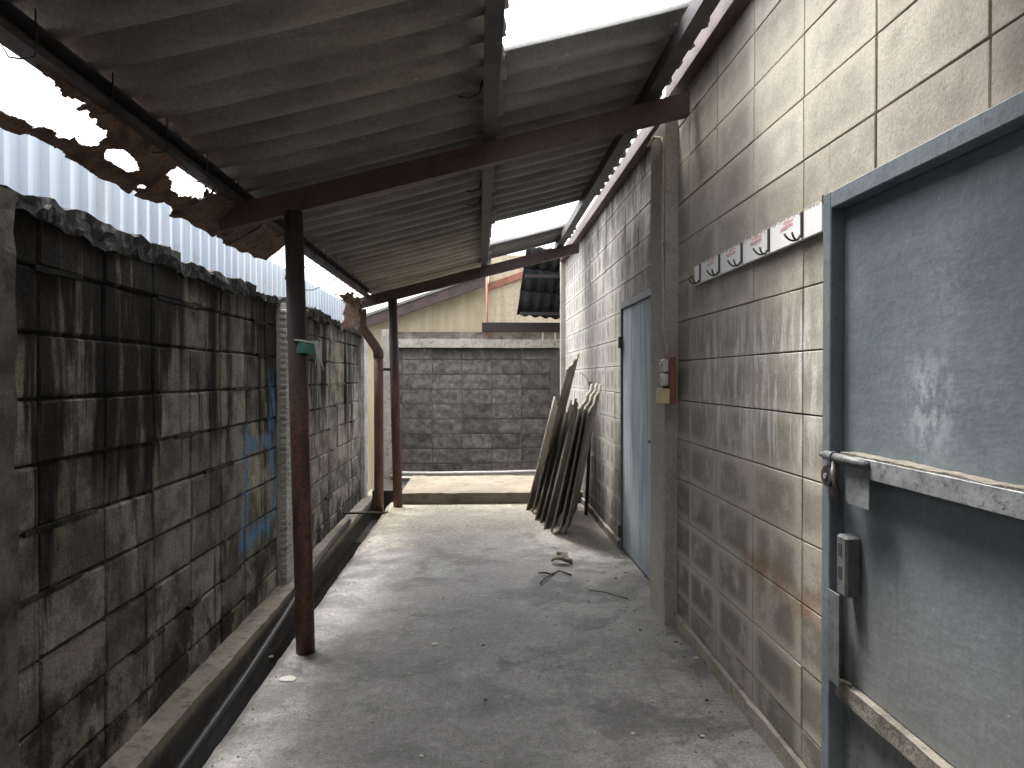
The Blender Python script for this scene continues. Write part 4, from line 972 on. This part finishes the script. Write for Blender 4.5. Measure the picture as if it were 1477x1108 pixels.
CH = [(627, 929, 0.022), (896, 803, 0.02), (1003, 949, 0.016), (848, 838, 0.012), (878, 863, 0.012), (652, 907, 0.008), (787, 889, 0.01), (801, 901, 0.011), (822, 903, 0.009), (880, 958, 0.01), (913, 1058, 0.012), (852, 946, 0.009), (590, 973, 0.008), (940, 1012, 0.01), (608, 1091, 0.011), (1013, 1062, 0.010)]
for i, (a, b, s) in enumerate(CH):
    me, c = chip(a, b, s, 0.003, i); o = obj('paint_chip', me, 'chip', None, c)
    lab = 'largest pale flake on the concrete, in the middle of the floor' if i == 0 else ('pale flake lying by the foot of the blue door' if i == 1 else 'small pale paint flake scattered on the concrete floor')
    tag(o, lab, 'flake', 'pale flakes scattered on the floor')
CL = [(697, 931, 0.012), (888, 834, 0.014), (923, 909, 0.009), (849, 868, 0.010), (975, 926, 0.010), (902, 826, 0.01), (640, 863, 0.008), (1020, 1010, 0.01), (700, 1010, 0.009)]
for i, (a, b, s) in enumerate(CL):
    me, c = chip(a, b, s, 0.003, i + 60); me.name = 'dirt_crumb'; o = obj('dirt_crumb', me, 'twig', None, c); tag(o, 'small dark crumb of dirt on the concrete floor', 'dirt', 'dark crumbs on the floor')
fl = [(417, 979, 0.05), (388, 950, 0.014), (470, 838, 0.02)]
me, c = chip(417, 979, 0.05, 0.004, 90); tag(obj('cement_patch', me, 'chip', None, c), 'flat pale cement patch on the floor before the first post', 'patch')
me, c = chip(388, 950, 0.02, -0.37, 91); c = onZ(392, 947, -0.36); tag(obj('paper_scrap', me, 'chip', None, c), 'white paper scrap floating in the drain', 'scrap')

gr_ = MB(); rg = random.Random(77)
for k in range(420):
    if k < 250: x = RX - 0.02 - abs(rg.gauss(0, 0.10)); y = rg.uniform(0.6, 6.9); x = x if y < 3.4 or y > 4.0 else x - 0.07
    elif k < 330: x = DX + 0.02 + abs(rg.gauss(0, 0.06)); y = rg.uniform(1.5, 6.9)
    else: x = rg.uniform(-0.8, 0.9); y = rg.uniform(1.5, 6.9)
    q = rg.uniform(0.002, 0.0055); a = rg.uniform(0, 3.1); ca, sa = math.cos(a) * q, math.sin(a) * q
    gr_.add([(x + ca, y + sa, 0), (x - sa, y + ca, 0), (x - ca, y - sa, 0), (x + sa * 1.4, y - ca, 0), (x, y, q * 1.1)], [(0, 1, 4), (1, 2, 4), (2, 3, 4), (3, 0, 4), (3, 2, 1, 0)])
go = obj('grit', gr_.mesh('grit'), 'sheet', None, (0, 0, 0.001)); go['kind'] = 'stuff'; go['label'] = 'fine grit and crumbs gathered along the foot of the walls'; go['category'] = 'grit'
